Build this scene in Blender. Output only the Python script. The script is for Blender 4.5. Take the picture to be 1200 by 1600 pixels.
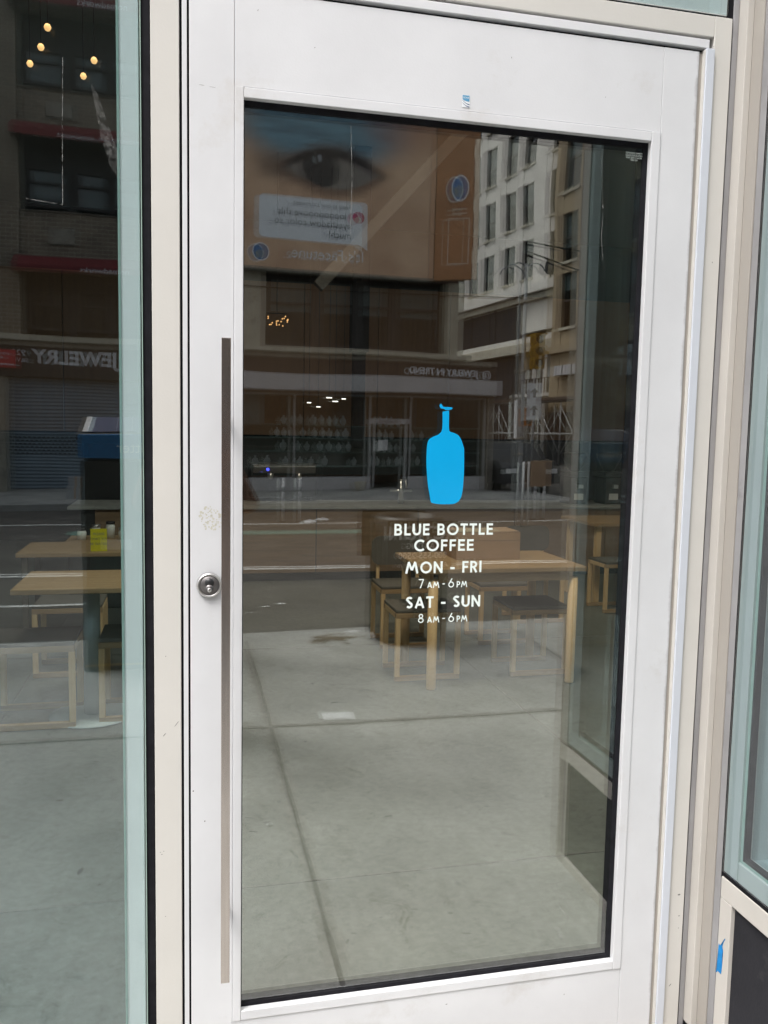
import bpy, bmesh, math, random
from mathutils import Vector, Matrix
R = math.radians
random.seed(7)
S = bpy.context.scene
for o in list(bpy.data.objects): bpy.data.objects.remove(o)
C = S.collection
FILL_W = 45.0

# ------------------------------------------------------------------ camera, sky, sun, exposure
cam_d = bpy.data.cameras.new('camera'); cam = bpy.data.objects.new('camera', cam_d); C.objects.link(cam)
cx = Vector((0.974, -0.0033, 0.2268)); 
FWD = Vector((0.2260, 0.9695, -0.0943)).normalized()
RIGHT = Vector((0.97392, -0.22617, 0.01897)); RIGHT = (RIGHT - FWD * RIGHT.dot(FWD)).normalized()
UPV = RIGHT.cross(FWD).normalized()
# cam x = right, y = up, z = -forward
RIGHT = Vector((0.97392, -0.22617, 0.01897))
CAMROWS = None
def set_cam():
    import math as m
    f = 1318.0
    X = Vector((6264 - 600, 785 - 800, f)).normalized()
    V = Vector((326.6 - 600, 14760 - 800, f)); V = (V - X * V.dot(X)).normalized()
    N = X.cross(V)
    # camera axes in world: right=(X.x,N.x,-V.x), down=(X.y,N.y,-V.y), fwd=(X.z,N.z,-V.z)
    r = Vector((X.x, N.x, -V.x)); d = Vector((X.y, N.y, -V.y)); w = Vector((X.z, N.z, -V.z))
    M = Matrix((( r.x, -d.x, -w.x, 0), (r.y, -d.y, -w.y, -1.8404), (r.z, -d.z, -w.z, 1.5), (0, 0, 0, 1)))
    cam.matrix_world = M
set_cam()
cam_d.sensor_fit = 'VERTICAL'; cam_d.sensor_height = 32.0; cam_d.sensor_width = 24.0
cam_d.lens = 1318.0 / 1600.0 * 32.0
cam_d.clip_start = 0.02; cam_d.clip_end = 900
S.camera = cam

W = bpy.data.worlds.new('World'); S.world = W; W.use_nodes = True
nt = W.node_tree; bg = nt.nodes['Background']
sky = nt.nodes.new('ShaderNodeTexSky'); sky.sky_type = 'NISHITA'; sky.sun_disc = False
SUN_EL, SUN_ROT = R(60), R(-128)
sky.sun_elevation = SUN_EL; sky.sun_rotation = SUN_ROT
sky.air_density = 1.0; sky.dust_density = 4.0; sky.ozone_density = 1.0
hs = nt.nodes.new('ShaderNodeHueSaturation'); hs.inputs['Saturation'].default_value = 0.22
nt.links.new(sky.outputs[0], hs.inputs['Color']); nt.links.new(hs.outputs[0], bg.inputs['Color'])
bg.inputs['Strength'].default_value = 0.15
sun_d = bpy.data.lights.new('sun', 'SUN'); sun_d.energy = 0.8; sun_d.angle = R(18); sun_d.color = (1.0, 0.96, 0.90)
sun = bpy.data.objects.new('sun', sun_d); C.objects.link(sun)
# overcast: broad weak sun high over the left end of the street
sd = Vector((math.sin(SUN_ROT) * math.cos(SUN_EL), math.cos(SUN_ROT) * math.cos(SUN_EL), math.sin(SUN_EL)))
sun.rotation_euler = sd.to_track_quat('Z', 'Y').to_euler()
S.view_settings.view_transform = 'Standard'; S.view_settings.look = 'None'
S.view_settings.gamma = 1; S.view_settings.use_curve_mapping = False
S.view_settings.exposure = 1.38
cy = S.cycles
cy.max_bounces = 10; cy.diffuse_bounces = 4; cy.glossy_bounces = 6; cy.transparent_max_bounces = 24
cy.transmission_bounces = 6; cy.caustics_reflective = False; cy.caustics_refractive = False
cy.sample_clamp_indirect = 4.0; cy.use_denoising = True; cy.use_adaptive_sampling = False
try: cy.denoiser = 'OPENIMAGEDENOISE'
except Exception: pass

# ------------------------------------------------------------------ materials
def new_mat(name):
    m = bpy.data.materials.new(name); m.use_nodes = True
    return m, m.node_tree, m.node_tree.nodes['Principled BSDF']
def N(t, typ, **kw):
    n = t.nodes.new(typ)
    for k, v in kw.items():
        if k in n.inputs: n.inputs[k].default_value = v
        else: setattr(n, k, v)
    return n
def ramp(t, src, stops):
    r = t.nodes.new('ShaderNodeValToRGB'); e = r.color_ramp.elements
    while len(e) < len(stops): e.new(0.5)
    for i, (p, c) in enumerate(stops):
        e[i].position = p; e[i].color = (*c, 1) if len(c) == 3 else c
    t.links.new(src, r.inputs[0]); return r
def mat(name, col, rough=0.6, metal=0.0, var=0.0, scale=8.0, bump=0.0, bscale=60.0, spec=0.5, dirt=None, stretch=None, specks=0.0, speck_scale=14.0):
    """procedural paint / stone / metal: base colour with soft mottling, fine relief, optional dirt and chips"""
    m, t, p = new_mat(name)
    p.inputs['Roughness'].default_value = rough; p.inputs['Metallic'].default_value = metal
    p.inputs['Specular IOR Level'].default_value = spec
    tc = N(t, 'ShaderNodeNewGeometry'); vec = tc.outputs['Position']
    if stretch:
        mp = N(t, 'ShaderNodeMapping'); mp.inputs['Scale'].default_value = stretch
        t.links.new(vec, mp.inputs[0]); vec = mp.outputs[0]
    nz = N(t, 'ShaderNodeTexNoise', Scale=scale, Detail=6.0, Roughness=0.6); t.links.new(vec, nz.inputs['Vector'])
    lo = tuple(c * (1 - var) for c in col); hi = tuple(min(1, c * (1 + var)) for c in col)
    rp = ramp(t, nz.outputs['Fac'], [(0.3, lo), (0.7, hi)])
    out = rp.outputs[0]
    if dirt:
        n2 = N(t, 'ShaderNodeTexNoise', Scale=dirt[1], Detail=8.0, Roughness=0.7); t.links.new(vec, n2.inputs['Vector'])
        mk = ramp(t, n2.outputs['Fac'], [(dirt[2], (0, 0, 0)), (min(1, dirt[2] + 0.12), (1, 1, 1))])
        mx = N(t, 'ShaderNodeMixRGB'); t.links.new(mk.outputs[0], mx.inputs[0]); t.links.new(out, mx.inputs[1])
        mx.inputs[2].default_value = (*dirt[0], 1); out = mx.outputs[0]
    if specks:
        vo = N(t, 'ShaderNodeTexVoronoi', Scale=speck_scale); t.links.new(tc.outputs['Position'], vo.inputs['Vector'])
        n3 = N(t, 'ShaderNodeTexNoise', Scale=speck_scale * 9, Detail=2.0); t.links.new(tc.outputs['Position'], n3.inputs['Vector'])
        sc = N(t, 'ShaderNodeSeparateColor'); t.links.new(vo.outputs['Color'], sc.inputs[0])
        mm = N(t, 'ShaderNodeMath', operation='MULTIPLY'); t.links.new(sc.outputs[0], mm.inputs[0]); mm.inputs[1].default_value = specks
        ad = N(t, 'ShaderNodeMath', operation='MULTIPLY'); t.links.new(n3.outputs['Fac'], ad.inputs[0]); t.links.new(mm.outputs[0], ad.inputs[1])
        lt = N(t, 'ShaderNodeMath', operation='LESS_THAN'); t.links.new(vo.outputs['Distance'], lt.inputs[0]); t.links.new(ad.outputs[0], lt.inputs[1])
        g2 = N(t, 'ShaderNodeMath', operation='GREATER_THAN'); t.links.new(sc.outputs[1], g2.inputs[0]); g2.inputs[1].default_value = 0.86
        m3 = N(t, 'ShaderNodeMath', operation='MULTIPLY'); t.links.new(lt.outputs[0], m3.inputs[0]); t.links.new(g2.outputs[0], m3.inputs[1])
        m4 = N(t, 'ShaderNodeMath', operation='MULTIPLY'); t.links.new(m3.outputs[0], m4.inputs[0]); m4.inputs[1].default_value = 0.6
        mx = N(t, 'ShaderNodeMixRGB'); t.links.new(m4.outputs[0], mx.inputs[0]); t.links.new(out, mx.inputs[1])
        mx.inputs[2].default_value = (0.10, 0.09, 0.09, 1); out = mx.outputs[0]
    t.links.new(out, p.inputs['Base Color'])
    if bump:
        nb = N(t, 'ShaderNodeTexNoise', Scale=bscale, Detail=5.0); t.links.new(vec, nb.inputs['Vector'])
        b = N(t, 'ShaderNodeBump', Strength=bump, Distance=0.01); t.links.new(nb.outputs['Fac'], b.inputs['Height']); t.links.new(b.outputs[0], p.inputs['Normal'])
    return m
def glass(name, tint, r0=0.085, graze=1.0):
    """one pane of coated glass: clear with a tint, mirror-like share grows with the angle of view (Schlick)"""
    m = bpy.data.materials.new(name); m.use_nodes = True; t = m.node_tree
    for n in list(t.nodes): t.nodes.remove(n)
    out = N(t, 'ShaderNodeOutputMaterial'); tr = N(t, 'ShaderNodeBsdfTransparent'); tr.inputs[0].default_value = (*tint, 1)
    gl = N(t, 'ShaderNodeBsdfGlossy'); gl.inputs['Roughness'].default_value = 0.0; gl.inputs['Color'].default_value = (0.97, 0.99, 1.0, 1)
    lw = N(t, 'ShaderNodeLayerWeight', Blend=0.5)
    pw = N(t, 'ShaderNodeMath', operation='POWER'); t.links.new(lw.outputs['Facing'], pw.inputs[0]); pw.inputs[1].default_value = 5.0
    ml = N(t, 'ShaderNodeMath', operation='MULTIPLY_ADD'); t.links.new(pw.outputs[0], ml.inputs[0]); ml.inputs[1].default_value = (1 - r0) * graze; ml.inputs[2].default_value = r0
    mx = N(t, 'ShaderNodeMixShader'); t.links.new(ml.outputs[0], mx.inputs[0]); t.links.new(tr.outputs[0], mx.inputs[1]); t.links.new(gl.outputs[0], mx.inputs[2])
    # very faint roller-wave of tempered glass
    g = N(t, 'ShaderNodeNewGeometry'); mp = N(t, 'ShaderNodeMapping'); mp.inputs['Scale'].default_value = (1, 1, 2.2)
    nz = N(t, 'ShaderNodeTexNoise', Scale=1.6, Detail=1.0); t.links.new(g.outputs['Position'], mp.inputs[0]); t.links.new(mp.outputs[0], nz.inputs['Vector'])
    b = N(t, 'ShaderNodeBump', Strength=0.5, Distance=0.0010); t.links.new(nz.outputs['Fac'], b.inputs['Height']); t.links.new(b.outputs[0], gl.inputs['Normal'])
    t.links.new(mx.outputs[0], out.inputs['Surface']); return m
def emit(name, col, s):
    m, t, p = new_mat(name)
    p.inputs['Base Color'].default_value = (*col, 1); p.inputs['Emission Color'].default_value = (*col, 1); p.inputs['Emission Strength'].default_value = s
    return m
def wood(name, col, dark, scale=1.0, rough=0.5, axis='X'):
    m, t, p = new_mat(name); g = N(t, 'ShaderNodeNewGeometry'); mp = N(t, 'ShaderNodeMapping')
    mp.inputs['Scale'].default_value = {'X': (1.5, 22, 22), 'Y': (22, 1.5, 22), 'Z': (22, 22, 1.5)}[axis]
    nz = N(t, 'ShaderNodeTexNoise', Scale=2.0 * scale, Detail=7.0, Roughness=0.65, Distortion=0.4)
    t.links.new(g.outputs['Position'], mp.inputs[0]); t.links.new(mp.outputs[0], nz.inputs['Vector'])
    rp = ramp(t, nz.outputs['Fac'], [(0.3, dark), (0.65, col)]); t.links.new(rp.outputs[0], p.inputs['Base Color'])
    p.inputs['Roughness'].default_value = rough
    b = N(t, 'ShaderNodeBump', Strength=0.15, Distance=0.002); t.links.new(nz.outputs['Fac'], b.inputs['Height']); t.links.new(b.outputs[0], p.inputs['Normal'])
    return m
def brick(name, c1, c2, mortar, bw=0.2, bh=0.068):
    m, t, p = new_mat(name); tc = N(t, 'ShaderNodeTexCoord'); sp = N(t, 'ShaderNodeSeparateXYZ'); cb = N(t, 'ShaderNodeCombineXYZ')
    ad = N(t, 'ShaderNodeMath', operation='ADD'); t.links.new(tc.outputs['Object'], sp.inputs[0])
    t.links.new(sp.outputs[0], ad.inputs[0]); t.links.new(sp.outputs[1], ad.inputs[1])
    t.links.new(ad.outputs[0], cb.inputs[0]); t.links.new(sp.outputs[2], cb.inputs[1])
    br = N(t, 'ShaderNodeTexBrick', Scale=1.0); br.inputs['Brick Width'].default_value = bw; br.inputs['Row Height'].default_value = bh
    br.inputs['Mortar Size'].default_value = 0.007; br.inputs['Color1'].default_value = (*c1, 1); br.inputs['Color2'].default_value = (*c2, 1); br.inputs['Mortar'].default_value = (*mortar, 1)
    t.links.new(cb.outputs[0], br.inputs['Vector'])
    nz = N(t, 'ShaderNodeTexNoise', Scale=1.2, Detail=6.0); t.links.new(tc.outputs['Object'], nz.inputs['Vector'])
    rp = ramp(t, nz.outputs['Fac'], [(0.3, (0.75, 0.74, 0.72)), (0.7, (1.1, 1.08, 1.05))])
    mx = N(t, 'ShaderNodeMixRGB', blend_type='MULTIPLY'); mx.inputs[0].default_value = 1; t.links.new(br.outputs['Color'], mx.inputs[1]); t.links.new(rp.outputs[0], mx.inputs[2])
    t.links.new(mx.outputs[0], p.inputs['Base Color']); p.inputs['Roughness'].default_value = 0.9
    b = N(t, 'ShaderNodeBump', Strength=0.5, Distance=0.01, invert=True); t.links.new(br.outputs['Fac'], b.inputs['Height']); t.links.new(b.outputs[0], p.inputs['Normal'])
    return m

M = {}
M['door_white'] = mat('door_white_paint', (0.675, 0.68, 0.70), 0.42, var=0.05, scale=3.5, bump=0.03, bscale=220, specks=0.06, speck_scale=13, dirt=((0.61, 0.602, 0.60), 4.0, 0.58))
def shade_grime_edge():  # darkens the right stile's hinge edge: painted rebate shadow plus dirt
    m = M['door_white'].copy(); m.name = 'door_white_shade_grime_edge'; t = m.node_tree; p = t.nodes['Principled BSDF']
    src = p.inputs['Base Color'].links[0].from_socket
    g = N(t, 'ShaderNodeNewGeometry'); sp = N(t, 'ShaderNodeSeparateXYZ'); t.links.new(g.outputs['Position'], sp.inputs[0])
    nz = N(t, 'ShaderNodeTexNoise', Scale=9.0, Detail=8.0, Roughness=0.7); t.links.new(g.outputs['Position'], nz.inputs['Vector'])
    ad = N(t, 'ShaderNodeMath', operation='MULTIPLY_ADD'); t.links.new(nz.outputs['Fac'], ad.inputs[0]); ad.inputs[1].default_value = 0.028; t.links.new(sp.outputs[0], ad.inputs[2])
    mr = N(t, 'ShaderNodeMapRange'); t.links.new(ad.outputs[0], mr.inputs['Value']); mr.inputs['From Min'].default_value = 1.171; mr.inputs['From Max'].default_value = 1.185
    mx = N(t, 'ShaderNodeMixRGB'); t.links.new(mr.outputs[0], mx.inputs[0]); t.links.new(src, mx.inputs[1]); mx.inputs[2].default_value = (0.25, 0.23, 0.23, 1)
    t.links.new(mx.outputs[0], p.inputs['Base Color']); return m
M['door_shade_grime'] = shade_grime_edge()
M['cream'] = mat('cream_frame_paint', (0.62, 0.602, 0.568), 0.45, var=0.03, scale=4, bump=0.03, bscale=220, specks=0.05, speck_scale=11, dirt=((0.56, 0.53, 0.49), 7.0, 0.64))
M['cream_shade'] = mat('shaded_cream_paint', (0.50, 0.475, 0.44), 0.5, var=0.04, scale=5, bump=0.03, bscale=220, specks=0.05, speck_scale=11)  # same cream paint, colour darkened for the dimmer light on the return frame
M['cream_dark'] = mat('beige_shaded_cream', (0.34, 0.315, 0.285), 0.5, var=0.03, scale=4)  # cream with shade put into the colour for the corner mullion; also wall tone
M['seal_grey'] = mat('grey_silicone', (0.27, 0.265, 0.27), 0.55, var=0.12, scale=6, dirt=((0.15, 0.14, 0.14), 4, 0.6))
M['gasket'] = mat('black_rubber', (0.012, 0.012, 0.015), 0.75, var=0.3, scale=30, spec=0.12)
M['gap'] = mat('dark_joint', (0.01, 0.01, 0.012), 0.9, spec=0.1)
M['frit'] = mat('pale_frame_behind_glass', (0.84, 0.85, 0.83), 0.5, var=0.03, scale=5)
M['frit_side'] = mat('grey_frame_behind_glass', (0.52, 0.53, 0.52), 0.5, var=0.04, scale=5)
M['glass_edge'] = mat('green_glass_edge', (0.34, 0.46, 0.41), 0.25, var=0.05)
M['hinge_white'] = mat('gloss_white_aluminium', (0.60, 0.63, 0.69), 0.35, var=0.02)
M['steel'] = mat('brushed_steel', (0.54, 0.49, 0.46), 0.22, metal=1.0, var=0.06, scale=3, stretch=(60, 60, 1.5))
M['chrome'] = mat('satin_nickel', (0.62, 0.61, 0.60), 0.28, metal=0.95, var=0.05)
M['core'] = mat('worn_nickel', (0.16, 0.15, 0.15), 0.4, metal=0.8, var=0.1)
M['panel_dark'] = mat('charcoal_panel', (0.020, 0.020, 0.024), 0.85, spec=0.2, var=0.25, scale=5, dirt=((0.04, 0.04, 0.043), 9, 0.62), bump=0.1, bscale=120)
M['tape'] = mat('blue_painters_tape', (0.015, 0.20, 0.50), 0.75, var=0.18, scale=60, spec=0.2)
M['logo_blue'] = mat('blue_vinyl', (0.005, 0.36, 0.72), 0.12, var=0.03, scale=9)
M['letter_white'] = mat('white_vinyl', (0.80, 0.88, 0.84), 0.5, var=0.02)
M['sticker_blue'] = mat('sticker_blue', (0.10, 0.32, 0.52), 0.5)
M['sticker_white'] = mat('sticker_white', (0.80, 0.83, 0.86), 0.5)
M['sticker_navy'] = mat('sticker_navy', (0.05, 0.08, 0.18), 0.5)
M['residue'] = mat('sticker_glue_residue', (0.58, 0.565, 0.48), 0.6, var=0.12, scale=160)
M['glass'] = glass('door_glass', (0.86, 0.895, 0.865), 0.148)
M['glass_teal'] = glass('window_glass', (0.73, 0.815, 0.83), 0.12)
M['glass_far'] = glass('far_window_glass', (0.55, 0.6, 0.6), 0.045, 0.25)
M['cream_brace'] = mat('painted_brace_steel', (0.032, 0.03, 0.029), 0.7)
M['black'] = mat('black_plastic', (0.02, 0.02, 0.022), 0.4, var=0.1)
M['white'] = mat('white_plaster', (0.62, 0.63, 0.63), 0.7, var=0.05)
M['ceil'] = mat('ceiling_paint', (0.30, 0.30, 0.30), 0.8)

# concrete floor with stains and hairline marks
def concrete(name, col, rough, stain, green=(1, 1, 1), sc=1.0):
    m, t, p = new_mat(name); g = N(t, 'ShaderNodeNewGeometry'); v = g.outputs['Position']
    a = N(t, 'ShaderNodeTexNoise', Scale=0.9 * sc, Detail=9.0, Roughness=0.65); b = N(t, 'ShaderNodeTexNoise', Scale=26 * sc, Detail=6.0, Roughness=0.75)
    w = N(t, 'ShaderNodeTexNoise', Scale=5.0 * sc, Detail=8.0, Roughness=0.8, Distortion=1.4)
    for n in (a, b, w): t.links.new(v, n.inputs['Vector'])
    r1 = ramp(t, a.outputs['Fac'], [(0.30, tuple(c * 0.66 for c in col)), (0.70, tuple(c * 1.28 for c in col))])
    r2 = ramp(t, b.outputs['Fac'], [(0.3, (0.72, 0.72, 0.70)), (0.62, (1.08, 1.08, 1.08))])
    r3 = ramp(t, w.outputs['Fac'], [(0.57, (1, 1, 1)), (0.66, stain)])
    m1 = N(t, 'ShaderNodeMixRGB', blend_type='MULTIPLY'); m1.inputs[0].default_value = 1; m2 = N(t, 'ShaderNodeMixRGB', blend_type='MULTIPLY'); m2.inputs[0].default_value = 1
    t.links.new(r1.outputs[0], m1.inputs[1]); t.links.new(r2.outputs[0], m1.inputs[2]); t.links.new(m1.outputs[0], m2.inputs[1]); t.links.new(r3.outputs[0], m2.inputs[2])
    vo = N(t, 'ShaderNodeTexVoronoi', Scale=5.5); wn = N(t, 'ShaderNodeTexNoise', Scale=30.0, Detail=3.0); t.links.new(v, wn.inputs['Vector'])
    av = N(t, 'ShaderNodeMixRGB'); av.inputs[0].default_value = 0.03; t.links.new(v, av.inputs[1]); t.links.new(wn.outputs['Color'], av.inputs[2]); t.links.new(av.outputs[0], vo.inputs['Vector'])
    sc_ = N(t, 'ShaderNodeSeparateColor'); t.links.new(vo.outputs['Color'], sc_.inputs[0])
    rad = N(t, 'ShaderNodeMath', operation='MULTIPLY_ADD'); t.links.new(sc_.outputs[0], rad.inputs[0]); rad.inputs[1].default_value = 0.10; rad.inputs[2].default_value = 0.015
    rad2 = N(t, 'ShaderNodeMath', operation='SUBTRACT'); t.links.new(rad.outputs[0], rad2.inputs[0]); t.links.new(vo.outputs['Distance'], rad2.inputs[1])
    sg = N(t, 'ShaderNodeMath', operation='MULTIPLY', use_clamp=True); t.links.new(rad2.outputs[0], sg.inputs[0]); sg.inputs[1].default_value = 40.0
    on = N(t, 'ShaderNodeMath', operation='GREATER_THAN'); t.links.new(sc_.outputs[1], on.inputs[0]); on.inputs[1].default_value = 0.72
    s2 = N(t, 'ShaderNodeMath', operation='MULTIPLY'); t.links.new(sg.outputs[0], s2.inputs[0]); t.links.new(on.outputs[0], s2.inputs[1])
    s3 = N(t, 'ShaderNodeMath', operation='MULTIPLY'); t.links.new(s2.outputs[0], s3.inputs[0]); s3.inputs[1].default_value = 0.55
    m3 = N(t, 'ShaderNodeMixRGB', blend_type='MULTIPLY'); t.links.new(s3.outputs[0], m3.inputs[0]); t.links.new(m2.outputs[0], m3.inputs[1]); m3.inputs[2].default_value = (0.35, 0.33, 0.31, 1)
    t.links.new(m3.outputs[0], p.inputs['Base Color']); p.inputs['Roughness'].default_value = rough
    bp = N(t, 'ShaderNodeBump', Strength=0.15, Distance=0.003); t.links.new(b.outputs['Fac'], bp.inputs['Height']); t.links.new(bp.outputs[0], p.inputs['Normal'])
    return m
M['floor'] = concrete('polished_concrete', (0.165, 0.174, 0.162), 0.42, (0.62, 0.61, 0.58))
M['sidewalk'] = concrete('sidewalk_concrete', (0.39, 0.39, 0.375), 0.9, (0.42, 0.40, 0.38), sc=1.3)
M['asphalt'] = concrete('asphalt', (0.075, 0.068, 0.062), 0.9, (0.8, 0.8, 0.8), sc=2.0)
M['kerb'] = mat('kerb_stone', (0.30, 0.30, 0.29), 0.85, var=0.2, scale=9)
M['paint'] = mat('road_paint_white', (0.55, 0.55, 0.53), 0.8, var=0.15, scale=20)
M['bike'] = mat('road_paint_green', (0.12, 0.20, 0.165), 0.8, var=0.2, scale=9)
M['scuff'] = mat('floor_scuff_marks', (0.075, 0.075, 0.065), 0.7, var=0.3, scale=40)
M['grime'] = mat('joint_grime', (0.31, 0.30, 0.285), 0.95, var=0.35, scale=14)
M['joint'] = mat('joint_dirt', (0.19, 0.185, 0.175), 0.95, var=0.3, scale=20)
M['oak'] = wood('light_oak', (0.82, 0.58, 0.32), (0.66, 0.44, 0.23), axis='Z')
M['oak_x'] = wood('light_oak_top', (0.46, 0.31, 0.17), (0.33, 0.21, 0.11), axis='X')
M['panel_wood'] = wood('counter_wood', (0.30, 0.20, 0.125), (0.22, 0.145, 0.09), axis='X', scale=0.6)
M['wall_wood'] = wood('back_wall_wood', (0.20, 0.105, 0.05), (0.165, 0.085, 0.042), axis='Z', scale=0.6)
M['card'] = mat('cardboard', (0.42, 0.28, 0.18), 0.85, var=0.06)
M['seat'] = mat('grey_seat_pad', (0.13, 0.115, 0.10), 0.7, var=0.1)
M['ped'] = mat('pale_blue_grey_steel', (0.50, 0.56, 0.57), 0.4, var=0.03)
M['dark_wall'] = mat('dark_interior_wall', (0.035, 0.038, 0.04), 0.8, var=0.2)
M['bulb'] = emit('warm_bulb', (1.0, 0.50, 0.19), 0.75)
M['led'] = emit('white_led', (1.0, 0.93, 0.85), 1.4)
M['led_blue'] = emit('blue_led', (0.05, 0.06, 1.0), 2.0)
M['yellow'] = mat('yellow_paper', (0.75, 0.68, 0.02), 0.7)
M['skin'] = mat('skin', (0.42, 0.23, 0.15), 0.55, var=0.06, scale=20)
M['jacket'] = mat('brown_jacket', (0.16, 0.075, 0.045), 0.8, var=0.12, scale=20)
M['jeans'] = mat('dark_jeans', (0.03, 0.035, 0.055), 0.9, var=0.15, scale=30)
M['hair'] = mat('dark_hair', (0.02, 0.015, 0.012), 0.5, var=0.3, scale=80)

# ------------------------------------------------------------------ mesh helpers
class MB:
    def __init__(s): s.bm = bmesh.new()
    def box(s, x0, y0, z0, x1, y1, z1, bevel=0.0, mi=0, mtx=None):
        x0, x1 = sorted((x0, x1)); y0, y1 = sorted((y0, y1)); z0, z1 = sorted((z0, z1))
        vs = [s.bm.verts.new((x, y, z)) for z in (z0, z1) for y in (y0, y1) for x in (x0, x1)]
        fs = [s.bm.faces.new([vs[i] for i in f]) for f in ((0, 2, 3, 1), (4, 5, 7, 6), (0, 1, 5, 4), (2, 6, 7, 3), (0, 4, 6, 2), (1, 3, 7, 5))]
        for f in fs: f.material_index = mi
        if mtx: bmesh.ops.transform(s.bm, matrix=mtx, verts=vs)
        if bevel:
            ed = list({e for f in fs for e in f.edges})
            bmesh.ops.bevel(s.bm, geom=ed, offset=bevel, segments=2, affect='EDGES', profile=0.6)
        return s
    def quad(s, pts, mi=0):
        f = s.bm.faces.new([s.bm.verts.new(p) for p in pts]); f.material_index = mi; return s
    def poly_y(s, pts, y, th=0.0, mi=0):
        """flat outline in x,z at depth y, faces -y; th extrudes towards +y"""
        vs = [s.bm.verts.new((x, y, z)) for x, z in pts]; f = s.bm.faces.new(vs); f.material_index = mi
        f.normal_update()
        if f.normal.y > 0: f.normal_flip()
        if th:
            r = bmesh.ops.extrude_face_region(s.bm, geom=[f]); nv = [g for g in r['geom'] if isinstance(g, bmesh.types.BMVert)]
            bmesh.ops.translate(s.bm, vec=(0, th, 0), verts=nv)
        bmesh.ops.triangulate(s.bm, faces=[f for f in s.bm.faces if len(f.verts) > 4])
        return s
    def tube(s, pts, r, n=10, cap=True, mi=0):
        pts = [Vector(p) for p in pts]; rings = []
        rr = r if isinstance(r, (list, tuple)) else [r] * len(pts)
        for i, p in enumerate(pts):
            d = (pts[min(i + 1, len(pts) - 1)] - pts[max(i - 1, 0)]).normalized()
            a = d.orthogonal().normalized() if abs(d.z) < 0.99 else Vector((1, 0, 0))
            if abs(d.z) < 0.99: a = d.cross(Vector((0, 0, 1))).normalized()
            b = d.cross(a).normalized()
            rings.append([s.bm.verts.new(p + (a * math.cos(2 * math.pi * k / n) + b * math.sin(2 * math.pi * k / n)) * rr[i]) for k in range(n)])
        for i in range(len(rings) - 1):
            for k in range(n):
                f = s.bm.faces.new((rings[i][k], rings[i][(k + 1) % n], rings[i + 1][(k + 1) % n], rings[i + 1][k])); f.smooth = True; f.material_index = mi
        if cap:
            for rg in (rings[0], rings[-1]):
                f = s.bm.faces.new(rg); f.material_index = mi
        return s
    def bar(s, a, b, w, h=None, mi=0):
        """square bar from a to b"""
        a, b = Vector(a), Vector(b); h = h or w; d = b - a; q = d.to_track_quat('Z', 'Y').to_matrix().to_4x4()
        return s.box(-w / 2, -h / 2, 0, w / 2, h / 2, d.length, mi=mi, mtx=Matrix.Translation(a) @ q)
    def lathe(s, prof, n=24, c=(0, 0, 0), sy=1.0, mi=0, axis='Z'):
        rings = []
        for r, z in prof:
            ring = []
            for k in range(n):
                a = 2 * math.pi * k / n; x, y = r * math.cos(a), r * math.sin(a) * sy
                p = (c[0] + x, c[1] + y, c[2] + z) if axis == 'Z' else (c[0] + x, c[1] + z, c[2] + y)
                ring.append(s.bm.verts.new(p))
            rings.append(ring)
        for i in range(len(rings) - 1):
            for k in range(n):
                f = s.bm.faces.new((rings[i][k], rings[i][(k + 1) % n], rings[i + 1][(k + 1) % n], rings[i + 1][k])); f.smooth = True; f.material_index = mi
        for rg in (rings[0], rings[-1]):
            if (rg[0].co - rg[n // 2].co).length > 1e-4: s.bm.faces.new(rg).material_index = mi
        return s
    def build(s, name, m, parent=None, mtx=None, recalc=True):
        if recalc: bmesh.ops.recalc_face_normals(s.bm, faces=s.bm.faces)
        me = bpy.data.meshes.new(name); s.bm.to_mesh(me); s.bm.free()
        for x in (m if isinstance(m, (list, tuple)) else [m]): me.materials.append(M[x] if isinstance(x, str) else x)
        o = bpy.data.objects.new(name, me); C.objects.link(o)
        if parent: o.parent = parent
        if mtx: o.matrix_local = mtx
        return o
def tag(o, label=None, cat=None, group=None, kind=None):
    if label: o['label'] = label
    if cat: o['category'] = cat
    if group: o['group'] = group
    if kind: o['kind'] = kind
    return o
def thing(name, label, cat, loc=(0, 0, 0), rz=0.0, group=None, mtx=None):
    o = bpy.data.objects.new(name, None); C.objects.link(o); o.empty_display_size = 0.1
    if mtx: o.matrix_world = mtx
    else: o.location = loc; o.rotation_euler = (0, 0, rz)
    return tag(o, label, cat, group)
def struct(mb, name, m, mtx=None, kind='structure', recalc=True):
    return tag(mb.build(name, m, None, mtx, recalc), kind=kind)
def copy_tree(o, parent=None):
    c = o.copy(); C.objects.link(c); c.parent = parent
    for ch in [x for x in bpy.data.objects if x.parent == o]: copy_tree(ch, c)
    return c
BOXC = {}
def part_box(name, m, parent, dims, loc, bevel=0.0):
    """box part whose mesh is shared between alike pieces"""
    k = (name, str(m), tuple(round(d, 4) for d in dims), bevel)
    if k not in BOXC:
        o = MB().box(-dims[0] / 2, -dims[1] / 2, -dims[2] / 2, dims[0] / 2, dims[1] / 2, dims[2] / 2, bevel).build(name, m, parent); BOXC[k] = o.data
    else:
        o = bpy.data.objects.new(name, BOXC[k]); C.objects.link(o); o.parent = parent
    o.location = loc; return o
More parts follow.
